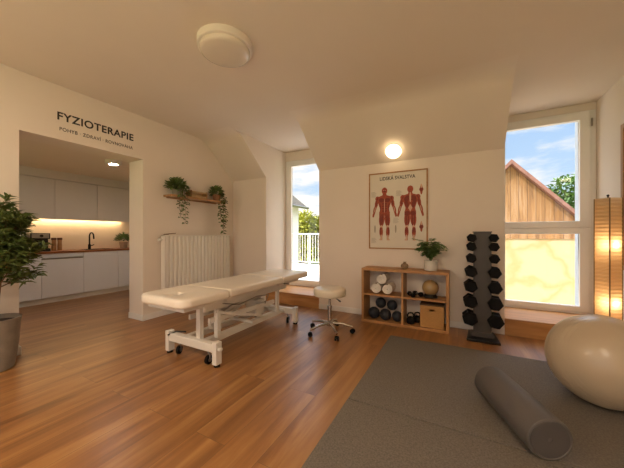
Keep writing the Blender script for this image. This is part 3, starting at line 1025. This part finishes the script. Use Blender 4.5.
for (x, y, an) in ((bx0 + 0.15, by0 + 0.02, 0.4), (bx1 - 0.14, by0 + 0.0, 0.1), (bx0 + 0.12, by1 - 0.02, 0.2), (bx1 - 0.14, by1 - 0.02, 0.4)):
    castor_part(tb, x, y, 0.042, an)
MB().tube([(bx0 + 0.02, by0 + 0.07, 0.17), (bx0 + 0.16, by0 + 0.09, 0.13), (bx0 + 0.20, by0 + 0.09, 0.13)], 0.009).tube([(bx0 + 0.06, by0 - 0.05, 0.2), (bx0 + 0.10, by0 + 0.02, 0.225), (bx0 + 0.20, by0 + 0.06, 0.225)], 0.008).build('foot_pedal', M_black, tb, smooth=True)
MB().cyl((bx1 - 0.01, by0 + 0.0, 0.17), (bx1 + 0.03, by0, 0.17), 0.018).build('bar_knob', M_whitem, tb, smooth=True)
# posts and lifting arms
MB().box(-0.02, 0.035, by0 + 0.01, by0 + 0.06, 0.2, PB - 0.04).build('support_post', M_whitem, tb, bevel=0.004)
MB().box(0.10, 0.15, by0 + 0.13, by0 + 0.18, 0.2, PB - 0.04).build('support_post', M_whitem, tb, bevel=0.004)
def barb(mb, p0, p1, w, hh):
    p0, p1 = Vector(p0), Vector(p1)
    d = p1 - p0
    M = Matrix.Translation(p0) @ d.to_track_quat('Y', 'Z').to_matrix().to_4x4()
    mb.box(-w, w, 0, d.length, -hh, hh, M=M)
for x in (-0.19, 0.10):
    a = MB(); barb(a, (x, 0.50, 0.385), (x, 1.60, 0.35), 0.014, 0.026)
    a.build('lifting_arm', M_whitem, tb, bevel=0.004)
    a = MB(); barb(a, (x + 0.035, 0.55, 0.47), (x + 0.035, 1.30, 0.24), 0.010, 0.016)
    a.build('lifting_arm', M_whitem, tb, bevel=0.004)
a = MB(); barb(a, (-0.05, 0.65, 0.26), (-0.05, 1.35, 0.5), 0.03, 0.03)
a.build('actuator_tube', M_whitem, tb, bevel=0.006)
MB().box(-0.12, 0.06, 1.28, 1.46, 0.22, 0.42).build('motor_housing', M_whitem, tb, bevel=0.02)
MB().box(-0.2, 0.17, 1.08, 1.12, 0.205, 0.235).build('cross_brace', M_whitem, tb, bevel=0.004)
MB().box(-0.2, 0.2, 1.68, 1.72, 0.205, 0.24).build('cross_brace', M_whitem, tb, bevel=0.004)
for x in (-0.175, 0.135):
    MB().box(x - 0.015, x + 0.015, 1.6, 1.66, 0.2, 0.56).build('support_post', M_whitem, tb, bevel=0.004)
MB().tube([(0.18, 0.6, 0.55), (0.22, 0.8, 0.50), (0.22, 1.1, 0.53), (0.2, 1.35, 0.5), (0.1, 1.4, 0.35)], 0.006, 8).build('cable', M_steel, tb, smooth=True)
MB().tube([(0.25, 1.62, 0.60), (0.285, 1.62, 0.60), (0.285, 1.70, 0.585)], 0.006).build('release_lever', M_black, tb, smooth=True)

# ---------------------------------------------------------------- stool
st = thing('rolling_stool', 'round cream padded stool with a chrome five star base on castors', 'stool', (-1.455, 3.22, 0))
MB().lathe([(0.0001, 0.470), (0.175, 0.470), (0.198, 0.477), (0.207, 0.493), (0.207, 0.545), (0.200, 0.563), (0.182, 0.573), (0.12, 0.577), (0.0001, 0.578)], 48).build('seat', M_vinyl2, st, smooth=True, angle=80)
MB().cyl((0, 0, 0.448), (0, 0, 0.471), 0.07).build('seat_plate', M_black, st, smooth=True)
MB().cyl((0, 0, 0.33), (0, 0, 0.456), 0.016).build('piston', M_chrome, st, smooth=True)
MB().cyl((0, 0, 0.10), (0, 0, 0.33), 0.026).lathe([(0.03, 0.325), (0.03, 0.345), (0.02, 0.35)], 20).build('column', M_chrome, st, smooth=True)
MB().tube([(0.02, 0.0, 0.463), (0.11, -0.02, 0.445), (0.16, -0.03, 0.42)], [0.006, 0.006, 0.011]).build('height_lever', M_black, st, smooth=True)
MB().lathe([(0.035, 0.09), (0.04, 0.10), (0.04, 0.14), (0.028, 0.15)], 24).build('hub', M_chrome, st, smooth=True)
for k in range(5):
    an = math.radians(95 + 72 * k)
    d = Vector((math.cos(an), math.sin(an), 0))
    MB().tube([d * 0.03 + Vector((0, 0, 0.125)), d * 0.16 + Vector((0, 0, 0.115)), d * 0.29 + Vector((0, 0, 0.082))], [0.018, 0.016, 0.012], 10).build('leg', M_chrome, st, smooth=True)
    c = d * 0.29
    cr = MB()
    sd = Vector((-d.y, d.x, 0)).lerp(d, 0.35).normalized()
    for q in (-1, 1):
        o_ = c + sd * 0.015 * q + Vector((0, 0, 0.028))
        cr.cyl(o_ - sd * 0.008, o_ + sd * 0.008, 0.028, n=20)
    cr.ball(tuple(c + Vector((0, 0, 0.042))), 0.02, 12, 8)
    cr.build('castor', M_rubber, st, smooth=True)

# ---------------------------------------------------------------- poster
PX0, PX1, PZ0, PZ1 = -1.22, -0.375, 1.04, 2.19
po = thing('anatomy_poster', 'framed anatomy chart with two red muscle figures on the back wall', 'poster', ((PX0 + PX1) / 2, YB, PZ0))
W2, H2 = (PX1 - PX0) / 2, PZ1 - PZ0
a = MB(); fw_ = 0.018
a.box(-W2, -W2 + fw_, -0.022, 0, 0, H2); a.box(W2 - fw_, W2, -0.022, 0, 0, H2)
a.box(-W2 + fw_, W2 - fw_, -0.022, 0, 0, fw_); a.box(-W2 + fw_, W2 - fw_, -0.022, 0, H2 - fw_, H2)
a.build('picture_frame', M_oak, po, bevel=0.002)
MB().box(-W2 + fw_, W2 - fw_, -0.012, -0.001, fw_, H2 - fw_).build('chart_sheet', M_paperw, po)
class Flat:
    def __init__(self): self.mb = MB(); self.k = 0
    def ell(self, x, z, rx, rz, rot=0, mi=0, n=16):
        y = -0.0122 - 0.00002 * self.k; self.k += 1
        c, s = math.cos(rot), math.sin(rot)
        vs = []
        for i in range(n):
            t = 2 * PI * i / n
            a_, b_ = rx * math.cos(t), rz * math.sin(t)
            vs.append((x + a_ * c - b_ * s, y, z + a_ * s + b_ * c))
        self.mb.add(vs, [tuple(range(n))], mi)
    def poly(self, pts, mi=0):
        y = -0.0122 - 0.00002 * self.k; self.k += 1
        self.mb.add([(p[0], y, p[1]) for p in pts], [tuple(range(len(pts)))], mi)
def figure(cx, z0, H, back):
    F = Flat()
    u = H / 8.0
    P = lambda x, z: (cx + x * u, z0 + z * u)
    def E(x, z, rx, rz, rot=0, mi=0):
        for sg in (-1, 1):
            px, pz = P(sg * x, z)
            F.ell(px, pz, rx * u, rz * u, rot * sg, mi)
    def S(x, z, rx, rz, mi=0):
        px, pz = P(x, z); F.ell(px, pz, rx * u, rz * u, 0, mi)
    S(0, 7.45, 0.42, 0.52); 
    F.poly([P(-.25, 7.1), P(.25, 7.1), P(.35, 6.6), P(-.35, 6.6)])
    F.poly([P(-1.05, 6.55), P(-.3, 6.8), P(.3, 6.8), P(1.05, 6.55), P(.95, 5.6), P(.66, 4.75), P(.78, 4.1), P(-.78, 4.1), P(-.66, 4.75), P(-.95, 5.6)])
    E(1.05, 6.3, .34, .38, 0, 0)
    E(1.22, 5.55, .25, .62, .13, 0); E(1.50, 4.6, .2, .6, .20, 0); E(1.72, 3.85, .13, .26, .1, 2)
    for k in range(3): E(1.68 + .05 * k, 3.6 + .02 * k, .03, .18, -.1 + .12 * k, 2)
    F.poly([P(-.8, 4.3), P(-.8, 3.2), P(-.68, 2.1), P(-.78, 1.4), P(-.62, .3), P(-.78, .02), P(-.34, .02), P(-.32, 1.2), P(-.25, 2.1), P(-.05, 3.7), P(.05, 3.7), P(.25, 2.1), P(.32, 1.2), P(.34, .02), P(.78, .02), P(.62, .3), P(.78, 1.4), P(.68, 2.1), P(.8, 3.2), P(.8, 4.3)]); F.poly([P(-1.3, 6.4), P(-1.5, 5.2), P(-1.85, 3.6), P(-1.62, 3.5), P(-1.2, 4.9), P(-.9, 5.9)]); F.poly([P(1.3, 6.4), P(1.5, 5.2), P(1.85, 3.6), P(1.62, 3.5), P(1.2, 4.9), P(.9, 5.9)])
    E(.42, 3.2, .42, 1.15, .05, 0); E(.48, 2.02, .24, .26, 0, 2); E(.5, 1.25, .28, .75, 0, 0); E(.5, .45, .13, .42, 0, 2); E(.58, .1, .22, .12, 0, 2)
    if back:
        E(.45, 6.1, .36, .5, .5, 1); E(.5, 5.4, .26, .7, -.25, 1); S(0, 6.3, .12, .75, 2); F.poly([P(0, 4.2), P(-.3, 4.75), P(0, 5.3), P(.3, 4.75)], 2)
        E(.4, 3.95, .38, .36, 0, 1); E(.28, 2.95, .1, .85, 0, 1); E(.56, 2.95, .1, .85, 0, 1); E(.38, 1.45, .12, .4, 0, 1); E(.62, 1.45, .12, .4, 0, 1)
    else:
        E(.45, 6.05, .42, .33, .2, 1); S(0, 5.2, .05, 1.1, 2)
        for k in range(4): E(.2, 5.5 - .36 * k, .15, .14, 0, 1)
        E(.62, 5.0, .1, .6, -.1, 1); E(.3, 3.2, .1, .9, .1, 1); E(.55, 3.1, .12, .9, .05, 1); E(.6, 1.4, .08, .6, 0, 1)
        S(0, 7.35, .22, .1, 1); E(.15, 7.5, .07, .05, 0, 2)
    E(1.2, 5.6, .09, .45, .13, 1); E(1.45, 4.65, .06, .42, .2, 2); E(1.05, 6.3, .08, .3, .3, 1)
    F.mb.build('muscle_figure', [M_muscle, M_muscle2, M_tendon], po)
figure(-0.185, 0.13, 0.80, False)
figure(0.185, 0.13, 0.80, True)
for (x, z) in ((-0.33, 0.30), (0.335, 0.33), (0.335, 0.86), (-0.02, 0.3)):
    F = Flat()
    if x > 0:
        F.ell(x, z, 0.018, 0.075, 0, 0); F.ell(x, z, 0.028, 0.03, 0, 1); F.ell(x, z + 0.05, 0.01, 0.03, 0, 2)
    else:
        F.ell(x, z, 0.012, 0.06, 0, 3)
    F.mb.build('small_diagram', [M_muscle, M_muscle2, M_tendon, M_caption], po)
for (x, z) in ((-0.35, 0.86), (0.02, 0.86), (-0.35, 0.16), (0.33, 0.14), (-.02, .46)):
    F = Flat()
    for k in range(7):
        F.poly([(x - 0.035, z - k * 0.012), (x + 0.025 + 0.01 * (k % 3), z - k * 0.012), (x + 0.025 + 0.01 * (k % 3), z - k * 0.012 + 0.004), (x - 0.035, z - k * 0.012 + 0.004)], 3)
    F.mb.build('caption_lines', [M_muscle, M_muscle2, M_tendon, M_caption], po)
o, (ax_, bx_, c_, d_) = text_mesh('chart_title', 'LIDSKÁ SVALSTVA', 0.1, M_text, po, bold=0.002, extrude=0.0003, space=1.05)
for v in o.data.vertices:
    v.co = Vector(((v.co.x - ax_) / (bx_ - ax_) * 0.51 - 0.255, -v.co.z, v.co.y * 0.72))
o.location = (0, -0.0128, H2 - 0.115)
bmx = bmesh.new(); bmx.from_mesh(o.data); bmesh.ops.recalc_face_normals(bmx, faces=bmx.faces); bmx.to_mesh(o.data); bmx.free()

# ---------------------------------------------------------------- cube shelf
SX0, SX1, SY0, SY1, SH = -1.24, -0.10, 3.86, 4.172, 0.775
cs = thing('cube_shelf', 'low oak shelf unit with four open compartments under the poster', 'shelf unit', (SX0, SY0, 0))
w, d = SX1 - SX0, SY1 - SY0
tk = 0.036
MB().box(0, w, 0, d, SH - tk, SH).build('top_board', M_oak, cs, bevel=0.002)
MB().box(0, w, 0, d, 0, tk).build('bottom_board', M_oak, cs, bevel=0.002)
MB().box(0, tk, 0, d, tk, SH - tk).build('side_board', M_oakV, cs, bevel=0.002)
MB().box(w - tk, w, 0, d, tk, SH - tk).build('side_board', M_oakV, cs, bevel=0.002)
MB().box(w / 2 - 0.013, w / 2 + 0.013, 0.004, d - 0.01, tk, SH - tk).build('divider', M_oakV, cs, bevel=0.002)
zm = 0.40
MB().box(tk, w / 2 - 0.013, 0.004, d - 0.01, zm - 0.013, zm + 0.013).build('middle_shelf', M_oak, cs, bevel=0.002)
MB().box(w / 2 + 0.013, w - tk, 0.004, d - 0.01, zm - 0.013, zm + 0.013).build('middle_shelf', M_oak, cs, bevel=0.002)
zu = zm + 0.0135
# towels
def towel(x, z, label):
    mb = MB()
    r, L = 0.078, 0.24
    turns = 3.2
    n = 90
    outer = []
    th = 0.012
    prof = []
    for i in range(n + 1):
        a_ = turns * 2 * PI * i / n
        rr = 0.012 + (r - 0.012) * i / n
        prof.append((rr * math.cos(a_), rr * math.sin(a_)))
    for i in range(n + 1):
        a_ = turns * 2 * PI * (n - i) / n
        rr = max(0.002, 0.012 + (r - 0.012) * (n - i) / n - 0.019)
        prof.append((rr * math.cos(a_), rr * math.sin(a_)))
    m = len(prof)
    vs = [(p[0], 0, p[1]) for p in prof] + [(p[0], L, p[1]) for p in prof]
    fs = [(i, (i + 1) % m, m + (i + 1) % m, m + i) for i in range(m)]
    fs += [(i, i + 1, 2 * n + 1 - i - 1, 2 * n + 1 - i) for i in range(n)]
    fs += [(m + i, m + i + 1, m + 2 * n + 1 - i - 1, m + 2 * n + 1 - i) for i in range(n)]
    mb.add(vs, fs)
    o = mb.build('rolled_towel', M_towel, loc=(x, SY0 + 0.03, z), smooth=True, angle=50)
    tag(o, label, 'towel', 'rolled white towels')
towel(-1.04, zu + 0.079, 'rolled white towel at the lower left of the stack of three')
towel(-0.882, zu + 0.079, 'rolled white towel at the lower right of the stack of three')
towel(-0.961, zu + 0.215, 'rolled white towel on top of the stack of three')
# medicine balls lower left
def medball(x, y, z, r, label):
    mb = MB(); mb.ball((0, 0, 0), r, 28, 16)
    for k in range(3):
        M = Matrix.Rotation(PI * k / 3, 4, 'Z') @ Matrix.Rotation(PI / 2, 4, 'X')
        pts = [M @ Vector((r * math.cos(t_), r * math.sin(t_), 0)) for t_ in [2 * PI * i / 24 for i in range(25)]]
        mb.tube(pts, 0.0022, 6)
    o = mb.build('medicine_ball', mat('ball_charcoal', '#24262B', 0.6, bump=0.3, bscale=90), loc=(x, y, z), smooth=True)
    tag(o, label, 'ball', 'dark balls in the lower left compartment')
zb = tk + 0.001
medball(-1.085, 3.97, zb + 0.083, 0.082, 'dark grey ball at the bottom left of the lower left compartment')
medball(-0.916, 3.955, zb + 0.080, 0.079, 'dark grey ball at the bottom middle of the lower left compartment')
medball(-0.755, 3.965, zb + 0.073, 0.072, 'dark grey ball at the bottom right of the lower left compartment')
medball(-1.0, 4.03, zb + 0.222, 0.075, 'dark grey ball resting left on the three lower balls')
medball(-0.838, 4.03, zb + 0.206, 0.072, 'dark grey ball resting right on the three lower balls')
# gold ball on ring
t = thing('ball_stand', 'dark ring stand holding the golden ball in the upper right compartment', 'stand', (-0.33, 4.0, zu))
MB().lathe([(0.085, 0), (0.09, 0.012), (0.07, 0.045), (0.06, 0.045), (0.072, 0.012), (0.07, 0.0)], 32).build('ring', M_black, t, smooth=True)
mb = MB(); mb.ball((0, 0, 0), 0.104, 36, 20)
tag(mb.build('small_ball', M_ballg, loc=(-0.33, 4.0, zu + 0.131), smooth=True), 'shiny golden beige ball in the upper right compartment', 'ball')

# hex dumbbell builder: axis along local Y, centre at origin
def dumbbell_proto(r, L, hl, tilt=0.0):
    t = bpy.data.objects.new('hex_dumbbell', None)
    t.empty_display_size = 0.05
    COL.objects.link(t)
    for sg in (-1, 1):
        y0, y1 = sg * (L / 2), sg * (L / 2 - hl)
        M = Matrix.Identity(4)
        mb = MB()
        def hexr(rr, y):
            return [(rr * math.cos(PI / 3 * i), y, rr * math.sin(PI / 3 * i)) for i in range(6)]
        rs = [hexr(r * 0.82, y0), hexr(r, y0 - sg * hl * 0.22), hexr(r, y1 + sg * hl * 0.22), hexr(r * 0.75, y1)]
        vs = [p for q in rs for p in q]
        fs = [tuple(range(6)), tuple(range(18, 24))]
        for i in range(3):
            fs += [(i * 6 + k, i * 6 + (k + 1) % 6, (i + 1) * 6 + (k + 1) % 6, (i + 1) * 6 + k) for k in range(6)]
        mb.add(vs, fs)
        mb.cyl((0, y0 - sg * 0.001, 0), (0, y0 + sg * 0.002, 0), r * 0.38, n=20)
        mb.build('weight_head', M_rubber, t, bevel=0.003)
    MB().tube([(0, -(L / 2 - hl) - 0.005, 0), (0, -L * 0.1, 0), (0, L * 0.1, 0), (0, (L / 2 - hl) + 0.005, 0)], [0.0125, 0.0155, 0.0155, 0.0125], 14).build('handle', M_steel, t, smooth=True)
    return t

# small dumbbells in upper right compartment and lower right gear
p = dumbbell_proto(0.032, 0.17, 0.055)
for i, (x, y, z, rz, lb) in enumerate(((-0.565, 3.94, zu + 0.029, 0.5, 'small black hex dumbbell lying left in the upper right compartment'),
                                       (-0.49, 4.03, zu + 0.029, 0.8, 'small black hex dumbbell lying behind its twin near the golden ball'))):
    o = p if i == 0 else copy_tree(p)
    o.location = (x, y, z); o.rotation_euler = (0, 0, rz + PI / 2 * 0)
    tag(o, lb, 'dumbbell', 'small dumbbells in the shelf')
# kettlebell in lower right compartment
def kettlebell(x, y, r, label):
    t = thing('kettlebell', label, 'kettlebell', (x, y, zb), 0.4, 'kettlebells in the lower right compartment')
    MB().lathe([(r * 0.6, 0), (r * 0.85, 0.15 * r), (r, r * 0.8), (r * 0.9, 1.35 * r), (r * 0.45, 1.75 * r), (0.0001, 1.82 * r)], 28).build('weight', M_rubber, t, smooth=True, angle=80)
    pts = [(-r * 0.55, 0, r * 1.4), (-r * 0.75, 0, r * 2.1), (-r * 0.5, 0, r * 2.6), (0, 0, r * 2.72), (r * 0.5, 0, r * 2.6), (r * 0.75, 0, r * 2.1), (r * 0.55, 0, r * 1.4)]
    MB().tube(pts, r * 0.19, 12).build('handle', M_blackm, t, smooth=True)
kettlebell(-0.575, 3.95, 0.056, 'black kettlebell beside the divider in the lower right compartment')
kettlebell(-0.505, 4.07, 0.050, 'smaller black kettlebell behind the first in the lower right compartment')
# wicker box
t = thing('storage_box', 'golden brown storage box with a slot handle in the lower right compartment', 'box', (-0.447, 3.90, zb))
bw, bd, bh = 0.285, 0.24, 0.285
a = MB()
a.box(0, bw, 0.006, bd, 0, 0.006); a.box(0, 0.006, 0.006, bd, 0.006, bh); a.box(bw - 0.006, bw, 0.006, bd, 0.006, bh); a.box(0.006, bw - 0.006, bd - 0.006, bd, 0.006, bh)
a.box(0, bw, 0, 0.006, 0, bh - 0.07); a.box(0, bw / 2 - 0.035, 0, 0.006, bh - 0.07, bh - 0.045); a.box(bw / 2 + 0.035, bw, 0, 0.006, bh - 0.07, bh - 0.045); a.box(0, bw, 0, 0.006, bh - 0.045, bh)
a.build('box_body', M_wick, t)
MB().box(-0.004, bw + 0.004, -0.004, bd, bh - 0.001, bh + 0.016).build('box_lid', mat('box_lid_dark', '#5A4024', 0.7), t, bevel=0.003)
# vase on top
o = MB().lathe([(0.028, 0), (0.045, 0.015), (0.052, 0.045), (0.042, 0.07), (0.02, 0.08), (0.018, 0.092), (0.026, 0.10), (0.016, 0.099), (0.012, 0.085)], 28).build('clay_vase', M_stone, loc=(-0.66, 4.0, SH), smooth=True)
tag(o, 'small round clay vase on top of the oak shelf unit', 'vase')
# potted fern on top
t = thing('potted_fern', 'green bushy plant in a pale grey pot on top of the oak shelf unit', 'plant', (-0.325, 4.0, SH))
MB().lathe([(0.07, 0), (0.08, 0.005), (0.084, 0.135), (0.077, 0.135), (0.072, 0.11)], 32).build('pot', M_potw, t, smooth=True)
MB().cyl((0, 0, 0.10), (0, 0, 0.115), 0.073).build('soil', M_soil, t)
st_, lv = MB(), MB()
for i in range(60):
    a_ = random.uniform(0, 2 * PI)
    if math.sin(a_) > 0.6: a_ += PI
    R_ = random.uniform(0.06, 0.23)
    if math.sin(a_) > 0: R_ = min(R_, 0.13)
    hh = random.uniform(0.14, 0.34)
    pts = [Vector((0, 0, 0.11)), Vector((R_ * 0.4 * math.cos(a_), R_ * 0.4 * math.sin(a_), 0.11 + hh * 0.85)), Vector((R_ * math.cos(a_), R_ * math.sin(a_), 0.11 + hh * random.uniform(.6, 1.0)))]
    st_.tube(pts, 0.0025, 5)
    for k in range(12):
        f_ = k / 11
        q = pts[0].lerp(pts[1], min(1, f_ * 2)) if f_ < .5 else pts[1].lerp(pts[2], (f_ - .5) * 2)
        dd = (pts[2] - pts[1]).normalized()
        sd = dd.cross(Vector((0, 0, 1))).normalized()
        if k < 3: continue
        for s_ in (-1, 1):
            leaf(lv, q, dd * 0.6 + sd * s_ + Vector((0, 0, random.uniform(-.2, .3))), Vector((0, 0, 1)), 0.055, 0.019)
st_.build('stems', M_leafm, t)
lv.build('foliage', M_leafm, t)

# ---------------------------------------------------------------- dumbbell rack
RX, RY = 0.256, 3.90
rk = thing('dumbbell_rack', 'dark grey upright dumbbell tower on the floor beside the right window', 'rack', (RX, RY, 0))
MB().prism([(-0.094, 0.03), (0.094, 0.03), (0.092, 1.28), (-0.092, 1.28)], 1, -0.02, 0.025).build('tower_plate', M_rack, rk, bevel=0.004)
MB().box(-0.10, 0.10, -0.026, 0.03, 1.28, 1.292).build('top_cap', M_rack, rk, bevel=0.003)
MB().prism([(-0.17, -0.17), (0.17, -0.17), (0.14, 0.20), (-0.14, 0.20)], 2, 0, 0.028).build('base_plate', M_blackm, rk, bevel=0.004)
MB().box(-0.12, 0.12, -0.045, 0.045, 0.026, 0.08).build('base_collar', M_rack, rk, bevel=0.006)
rows = [(1.214, 0.054), (1.110, 0.057), (0.968, 0.058), (0.806, 0.070), (0.630, 0.076), (0.444, 0.080), (0.240, 0.086)]
pos = ['topmost', 'second from top', 'third from top', 'middle', 'third from bottom', 'second from bottom', 'lowest']
for i, (z, r) in enumerate(rows):
    xc = 0.112 + 0.003 * i
    for q in (-1, 1):
        xa, xb = sorted((q * 0.092, q * (xc + 0.02)))
        MB().box(xa, xb, -0.01, 0.012, z - 0.024, z - 0.0165).build('cradle', M_rack, rk)
    hl = 0.048 + 0.004 * i
    L = 2 * (0.035 + hl)
    p = dumbbell_proto(r, L, hl)
    for sg in (-1, 1):
        o = p if sg == -1 else copy_tree(p)
        o.location = (RX + sg * xc, RY, z)
        o.rotation_euler = (0, 0.26 if sg < 0 else 0.1, 0)
        tag(o, 'black hex dumbbell, %s column of the tower, %s' % ('left' if sg < 0 else 'right', pos[i]), 'dumbbell', 'hex dumbbells on the tower')

# ---------------------------------------------------------------- mats, roller, ball
def gym_mat(x0, x1, y0, y1, label):
    o = MB().box(0, x1 - x0, 0, y1 - y0, 0, 0.012).build('floor_mat', M_rug, loc=(x0, y0, 0.0), bevel=0.004)
    tag(o, label, 'mat', 'grey floor mats')
gym_mat(-0.74, 1.54, 1.976, 3.46, 'speckled grey floor mat at the far side, under the roller and ball')
gym_mat(-0.74, 1.54, 0.30, 1.964, 'speckled grey floor mat nearest the viewer, in front of the seam')

R_ = 0.118
p0 = Vector((0.215, 2.52, 0.012 + R_)); p1 = Vector((0.445, 1.935, 0.012 + R_))
ro = thing('foam_roller', 'grey foam roller lying on the grey mats', 'roller', ((p0 + p1) / 2).to_tuple())
dv = p1 - p0; Lr = dv.length
ro.rotation_euler = dv.to_track_quat('Z', 'Y').to_euler()
pr = [(R_ - 0.022, -Lr / 2), (R_ - 0.008, -Lr / 2 + 0.006), (R_, -Lr / 2 + 0.022), (R_, Lr / 2 - 0.015), (R_ - 0.004, Lr / 2 - 0.004), (R_ - 0.012, Lr / 2), (R_ - 0.016, Lr / 2 - 0.004)]
MB().lathe(pr, 56).build('foam_body', M_roll, ro, smooth=True)
MB().lathe([(R_ - 0.016, Lr / 2 - 0.006), (R_ - 0.02, Lr / 2 - 0.001), (0.012, Lr / 2 - 0.001), (0.010, Lr / 2 - 0.008), (0.0001, Lr / 2 - 0.008)], 48).build('end_disc', M_rollend, ro, smooth=True)
RB = 0.322
o = thing('exercise_ball', 'large beige exercise ball on the grey mat by the right window', 'ball', (0.935, 2.80, 0.012 + RB - 0.004))
mb = MB(); mb.ball((0, 0, 0), RB, 96, 64)
mb.build('ball_skin', M_ball, o, smooth=True, angle=80)
rg = MB()
for k in range(-6, 7):
    if k == 0: continue
    z = k * 0.03
    rr = math.sqrt(RB * RB - z * z)
    rg.tube([(rr * math.cos(t_), rr * math.sin(t_), z) for t_ in [2 * PI * i / 72 for i in range(73)]], 0.0012, 5)
o.rotation_euler = (math.radians(70), math.radians(20), 0)
rg.build('grip_ridges', M_ball, o, smooth=True)
o_v = MB().cyl((0, 0, RB - 0.002), (0, 0, RB + 0.002), 0.012)
o_v.build('valve_plug', M_vinyl2, o, smooth=True)

# ---------------------------------------------------------------- paper floor lamp
fl = thing('floor_lamp', 'tall glowing rice paper column lamp beside the right window', 'lamp', (1.375, 3.97, 0), math.radians(33))
hwL = 0.070
fr = MB()
for (sx, sy) in ((-1, -1), (1, -1), (1, 1), (-1, 1)):
    fr.box(sx * hwL - 0.004, sx * hwL + 0.004, sy * hwL - 0.004, sy * hwL + 0.004, 0.0, 1.63)
fr.build('wire_frame', mat('lamp_wire', '#8A6A44', 0.5), fl)
MB().box(-hwL - 0.004, hwL + 0.004, -hwL - 0.004, hwL + 0.004, 0, 0.02).build('lamp_base', M_blackm, fl)
sd = MB()
n = 40
for i in range(4):
    a0 = [(-1, -1), (1, -1), (1, 1), (-1, 1)][i]; a1 = [(-1, -1), (1, -1), (1, 1), (-1, 1)][(i + 1) % 4]
    for k in range(n):
        z0_, z1_ = 0.06 + 1.57 * k / n, 0.06 + 1.57 * (k + 1) / n
        zm_ = (z0_ + z1_) / 2
        s1, s2 = hwL, hwL + 0.003
        sd.add([(a0[0] * s1, a0[1] * s1, z0_), (a1[0] * s1, a1[1] * s1, z0_), (a1[0] * s2, a1[1] * s2, zm_), (a0[0] * s2, a0[1] * s2, zm_)], [(0, 1, 2, 3)])
        sd.add([(a0[0] * s2, a0[1] * s2, zm_), (a1[0] * s2, a1[1] * s2, zm_), (a1[0] * s1, a1[1] * s1, z1_), (a0[0] * s1, a0[1] * s1, z1_)], [(0, 1, 2, 3)])
sd.build('lamp_shade', M_paper, fl)
MB().cyl((0, 0, 0.02), (0, 0, 1.655), 0.006).ball((0, 0, 1.66), 0.012, 12, 8).box(-hwL, hwL, -0.003, 0.003, 1.615, 1.621).box(-0.003, 0.003, -hwL, hwL, 1.615, 1.621).build('pole', M_blackm, fl, smooth=True)
for z in (0.55, 1.15):
    MB().ball((0, 0, z), 0.03, 16, 10).build('bulb', mat('bulb_glow', '#FFF0D8', 0.4, emit=(1, 0.7, 0.4), estr=6), fl, smooth=True)
    ld = bpy.data.lights.new('bulb_light', 'POINT')
    ld.energy = BULB_W
    ld.color = (1.0, 0.80, 0.55)
    ld.shadow_soft_size = 0.04
    lo = bpy.data.objects.new('bulb_light', ld)
    COL.objects.link(lo)
    lo.parent = fl
    lo.location = (0.0, -0.04, z)

# tall framed mirror on the right wall
mr = thing('wall_mirror', 'tall wood framed mirror edge on the right wall', 'mirror', (XR, 3.62, 0.88))
a = MB()
a.box(-0.035, 0, 0.50, 0.55, 0, 1.55); a.box(-0.035, 0, -0.55, -0.50, 0, 1.55); a.box(-0.035, 0, -0.5, 0.5, 0, 0.05); a.box(-0.035, 0, -0.5, 0.5, 1.5, 1.55)
a.build('mirror_frame', M_oakV, mr, bevel=0.004)
MB().box(-0.012, -0.002, -0.5, 0.5, 0.05, 1.5).build('mirror_glass', mat('mirror', '#D8D8D8', 0.03, metal=1.0, var=0), mr)

# ---------------------------------------------------------------- big plant at left
pl = thing('potted_tree', 'leafy indoor tree in a grey concrete pot at the left edge', 'plant', (-3.80, 0.86, 0))
MB().lathe([(0.125, 0), (0.14, 0.01), (0.165, 0.20), (0.185, 0.46), (0.19, 0.475), (0.175, 0.475), (0.168, 0.43)], 48).build('pot', M_pot, pl, smooth=True)
MB().cyl((0, 0, 0.42), (0, 0, 0.435), 0.172).build('soil', M_soil, pl)
st_, lv = MB(), MB()
random.seed(11)
def clampx(v):
    v.x = max(v.x, -0.20)
    return v
def branch(p, d, L, r, depth):
    pts = [p.copy()]
    q = p.copy()
    dd = d.normalized()
    n = 5
    for i in range(n):
        dd = (dd + Vector((random.uniform(-.12, .12), random.uniform(-.12, .12), random.uniform(-.02, .10)))).normalized()
        q = clampx(q + dd * L / n)
        pts.append(q.copy())
    st_.tube(pts, [r * (1 - 0.55 * i / n) for i in range(n + 1)], 7)
    if depth == 0:
        for i in range(1, n + 1):
            for k in range(3):
                s_ = rdir(-.4, .6)
                leaf(lv, clampx(pts[i] + rdir() * 0.012), dd * 0.55 + s_ * 0.9, Vector((0, 0, 1)), random.uniform(.07, .11), random.uniform(.024, .034), droop=0.3)
    else:
        for i in range(3 if depth == 2 else 2, n + 1):
            for k in range(3 if depth == 2 else 2):
                nd = (dd * 0.6 + rdir(-.25, .7)).normalized()
                branch(pts[i], nd, L * random.uniform(.28, .42) if depth == 2 else random.uniform(.10, .17), r * 0.45, depth - 1)
for (dx, dy, L) in ((0.06, 0.06, 0.72), (-0.10, 0.00, 0.72), (0.06, -0.12, 0.7), (0.0, 0.0, 0.82), (0.2, 0.02, 0.56)):
    branch(Vector((dx * 0.15, dy * 0.15, 0.43)), Vector((dx, dy, 0.75)), L, 0.013, 2)
lv.v = [Vector((max(v.x, -0.235), v.y, v.z)) for v in lv.v]
st_.build('stems', M_bark, pl, smooth=True)
lv.build('foliage', M_leafd, pl)
print('leaves polys', len(lv.f))
